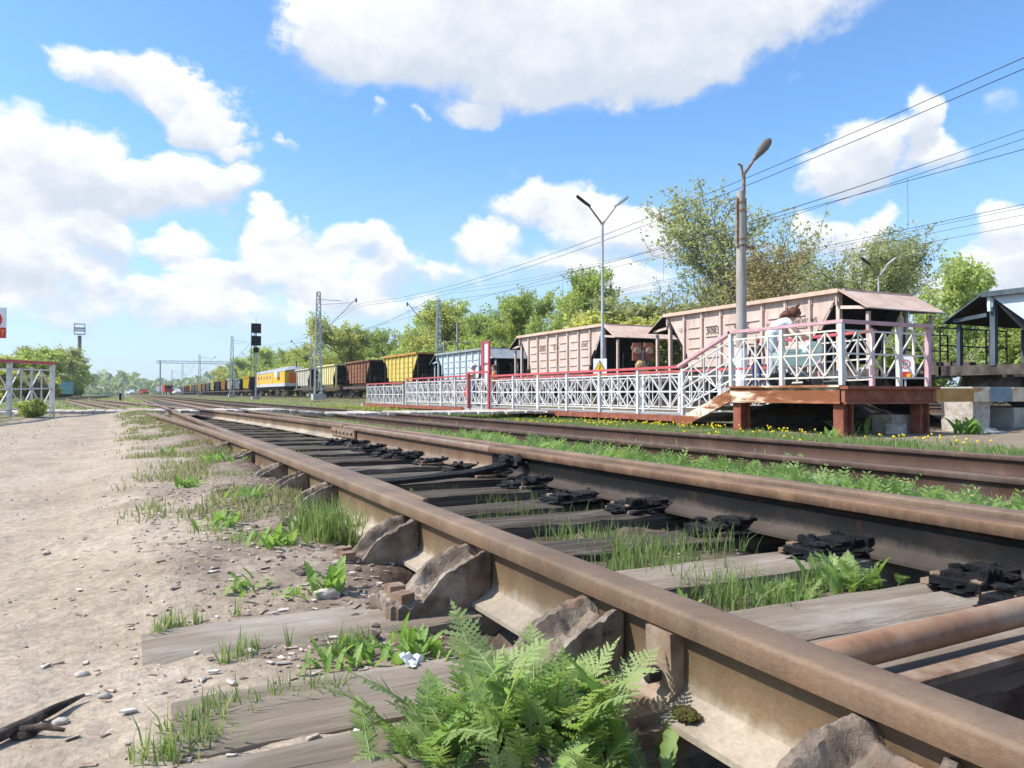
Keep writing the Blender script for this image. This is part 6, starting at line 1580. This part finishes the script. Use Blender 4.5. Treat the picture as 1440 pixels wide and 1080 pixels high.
# ------------------------------------------------------------------ stones, chips, litter
def pebbles():
    g = np.random.default_rng(19); V = []; F = []; var = []
    base = np.array([(1, 0, 0), (0, 1, 0), (-1, 0, 0), (0, -1, 0), (0, 0, 1), (0, 0, -1)], float)
    tri = np.array([(0, 1, 4), (1, 2, 4), (2, 3, 4), (3, 0, 4), (1, 0, 5), (2, 1, 5), (3, 2, 5), (0, 3, 5)])
    def put_(n, x0, x1, y0, y1, s0, s1, vlo, vhi, flat, pw=1.6):
        y = y0 + (y1 - y0) * g.uniform(0, 1, n) ** pw; x = g.uniform(x0, x1, n) * (1 if x0 > -1.5 else 1) 
        z = gz(x, y); s = s0 + (s1 - s0) * g.uniform(0, 1, n) ** 3; s = s * (1 + .05 * y)
        for i in range(n):
            sc = s[i] * g.uniform(.6, 1.4, 3) * np.array([1, 1, flat]); a = g.uniform(0, 6.283); c, sn = math.cos(a), math.sin(a)
            b = base * sc + g.normal(0, .12, (6, 3)) * s[i] * np.array([1, 1, flat]); b = np.stack([b[:, 0] * c - b[:, 1] * sn, b[:, 0] * sn + b[:, 1] * c, b[:, 2]], 1)
            F.append(tri + len(V) * 6); V.append(b + np.array([x[i], y[i], z[i] + .001])); var.append(g.uniform(vlo, vhi))
    put_(1900, -1.6, .25, .75, 14, .0012, .0065, .1, .75, .5)
    put_(1200, -4, -1.0, 3.0, 16, .004, .010, .2, .9, .5, 1.2)
    put_(900, .0, .72, .8, 5, .002, .007, .1, .9, .4)
    put_(700, .95, 2.3, 1.5, 4, .003, .010, .0, .7, .5)
    V = np.concatenate(V); F = np.concatenate(F)
    tag(put('gravel', fast_mesh('gravel', V, F, PEBBLE, np.repeat(np.array(var), 6))), 'grit and small stones strewn over the dirt path', kind='stuff')
pebbles()
def chips():
    g = np.random.default_rng(23); mb = MB()
    for i in range(2000):
        x = g.uniform(-.15, .76); y = .8 + 4 * g.uniform(0, 1) ** 1.5
        if g.random() > .25 + ss(np.array(x), .0, .5): continue
        l = g.uniform(.006, .030); mb.box((x, y, gzf(x, y) + .003), (l, l * g.uniform(.15, .5), g.uniform(.001, .004)), Matrix.Rotation(g.uniform(0, 6.28), 3, 'Z') @ Matrix.Rotation(g.normal(0, .2), 3, 'X'))
    for i in range(400):
        x = g.uniform(.95, 2.3); y = 1.5 + 2.5 * g.uniform(0, 1)
        l = g.uniform(.008, .035); mb.box((x, y, gzf(x, y) + .003), (l, l * g.uniform(.1, .4), .002), Matrix.Rotation(g.uniform(0, 6.28), 3, 'Z') @ Matrix.Rotation(g.normal(0, .25), 3, 'X'))
    tag(mb.build('wood_litter', CHIP), 'wood splinters and bark chips scattered along the near rail', kind='stuff')
    cl = MB()
    for i in range(170):
        y = random.choice([.62, 1.27, 1.87, 2.42, 3.0, 3.5, 4.1]) + g.normal(0, .12); x = g.uniform(.42, .76); r = .006 + .018 * g.random() ** 3
        cl.lump((x, y, gzf(x, y) + r * .3), (r * 1.2, r, r * .7), .5, i, 1, 2)
    tag(cl.build('dirt_clods', M('dirt_clod', [(.09, .06, .045), (.20, .15, .11), (.36, .29, .23)], scale=25, rough=.95, bump=.8, bscale=90)), 'clods of dirt and rust flakes packed around the rail braces', kind='stuff')
    pale = plain('bleached_chip', (.60, .54, .46), .8)
    spots = [(393, 880), (385, 867), (430, 876), (352, 920), (412, 930), (455, 895), (285, 958), (300, 948), (330, 770), (470, 770), (492, 785), (355, 745), (420, 740), (180, 1005), (325, 965), (520, 845), (690, 728), (1180, 812), (1190, 868), (1300, 845), (240, 755), (160, 790)]
    for i, (px, py) in enumerate(spots):
        p = gp(px, py, -.20 if px < 600 else -.24); z = gzf(p.x, p.y)
        R = Matrix.Rotation(g.uniform(0, 6.28), 3, 'Z') @ Matrix.Rotation(g.normal(0, .25), 3, 'X')
        l = g.uniform(.007, .015); w = l * g.uniform(.25, .6)
        o = MB().prism([(-l, -w * .4), (-l * .3, -w), (l, -w * .3), (l * .7, w * .6), (-l * .5, w)], -.002, .002, lambda u, v, s: R @ Vector((u, v, s))).build('wood_chip', pale, None, None, (p.x, p.y, z + .006))
        tag(o, 'small bleached wood chip lying on the ground by the rail', 'chip', 'bleached wood chips')
    # scrap of white paper, crumpled
    mb = MB(); n = 7; vs = []; fs = []
    for i in range(n):
        for j in range(n):
            u, v = i / (n - 1) - .5, j / (n - 1) - .5; vs.append((u * .05, v * .045, mnoise.noise(Vector((u * 3.5, v * 3.5, 2))) * .02 + .014))
    for i in range(n - 1):
        for j in range(n - 1): fs.append((i * n + j, (i + 1) * n + j, (i + 1) * n + j + 1, i * n + j + 1))
    p = gp(578, 945, -.2); mb.add(vs, fs); o = mb.build('paper_scrap', WHITE, None, None, (p.x, p.y, gzf(p.x, p.y) + .012)); o.rotation_euler = (.5, .2, .4)
    sm = o.modifiers.new('thick', 'SOLIDIFY'); sm.thickness = .0008
    tag(o, 'crumpled scrap of white paper among the weeds', 'paper')
    p = Vector((AX - .17, 1.16, -.155)); o = MB().lathe([(.0045, 0), (.0045, .034), (0, .034)], (0, 0, 0), 'z', 10).build('cigarette_end', WHITE, None, None, (p.x, p.y, p.z)); o.rotation_euler = (.2, .25, 0); tag(o, 'white cigarette end standing by the chair plate', 'cigarette')
    # charred stick
    a = gp(118, 985, -.205); b = gp(35, 1032, -.205); c = gp(-30, 1062, -.205)
    pts = [a + Vector((0, 0, .010)), a.lerp(b, .5) + Vector((0, 0, .014)), b + Vector((0, 0, .016)), c + Vector((0, 0, .016))]
    char = M('charred_wood', [(.02, .015, .015), (.09, .065, .05), (.30, .22, .15)], scale=18, rough=.9, bump=.8, bscale=60)
    t = thing('stick', 'half charred stick lying at the lower left of the path', 'stick', tuple(b)); q = [x - b for x in pts]
    MB().tube(q, [.003, .008, .010, .011], 10).build('shaft', char, t, 50)
    MB().tube([Vector((-.02, -.01, .012)), Vector((.03, -.035, .02)), Vector((.06, -.045, .012))], [.007, .006, .003], 8).lump((.0, -.02, .006), (.02, .014, .008), .5, 2, 2, 3).build('side_shoot', char, t, 50)
    for i, (px, py, r, l) in enumerate(((147, 982, .010, 'pale pointed stone near the charred stick'), (85, 1018, .012, 'yellowish flat stone right of the charred stick'), (116, 947, .012, 'flat pale stone on the path above the charred stick'), (65, 783, .012, 'small grey stone on the path'), (460, 848, .03, 'grey stone behind the dandelion leaves'), (640, 972, .02, 'brown stone chip beside the leafy weed'), (555, 842, .02, 'brown brick fragment under the second brace'), (30, 590, .12, 'pale stone in the grass before the white fence'))):
        p = gp(px, py, -.205 if i < 7 else -.12); z = gzf(p.x, p.y)
        tag(MB().lump((0, 0, r * .3), (r * 1.2, r, r * .55), .35, i, 2, 1.6).build('stone', PEBBLEM, None, 50, (p.x, p.y, z)), l, 'stone')
PEBBLEM = M('pale_stone', [(.40, .34, .28), (.58, .52, .44)], scale=30, rough=.9, bump=.3, rnd=.2)
chips()

# ------------------------------------------------------------------ air
def haze():
    m = bpy.data.materials.new('thin_haze'); m.use_nodes = True; nt = m.node_tree; nt.nodes.clear()
    v = nt.nodes.new('ShaderNodeVolumePrincipled'); v.inputs['Density'].default_value = HAZE; v.inputs['Color'].default_value = (.86, .93, 1, 1); v.inputs['Anisotropy'].default_value = .2
    o = nt.nodes.new('ShaderNodeOutputMaterial'); nt.links.new(v.outputs[0], o.inputs['Volume'])
    tag(MB().box((0, 1100, 9), (3200, 3000, 22)).build('haze', m), 'thin haze over the railway yard', kind='stuff')
HAZE = .00025
haze()
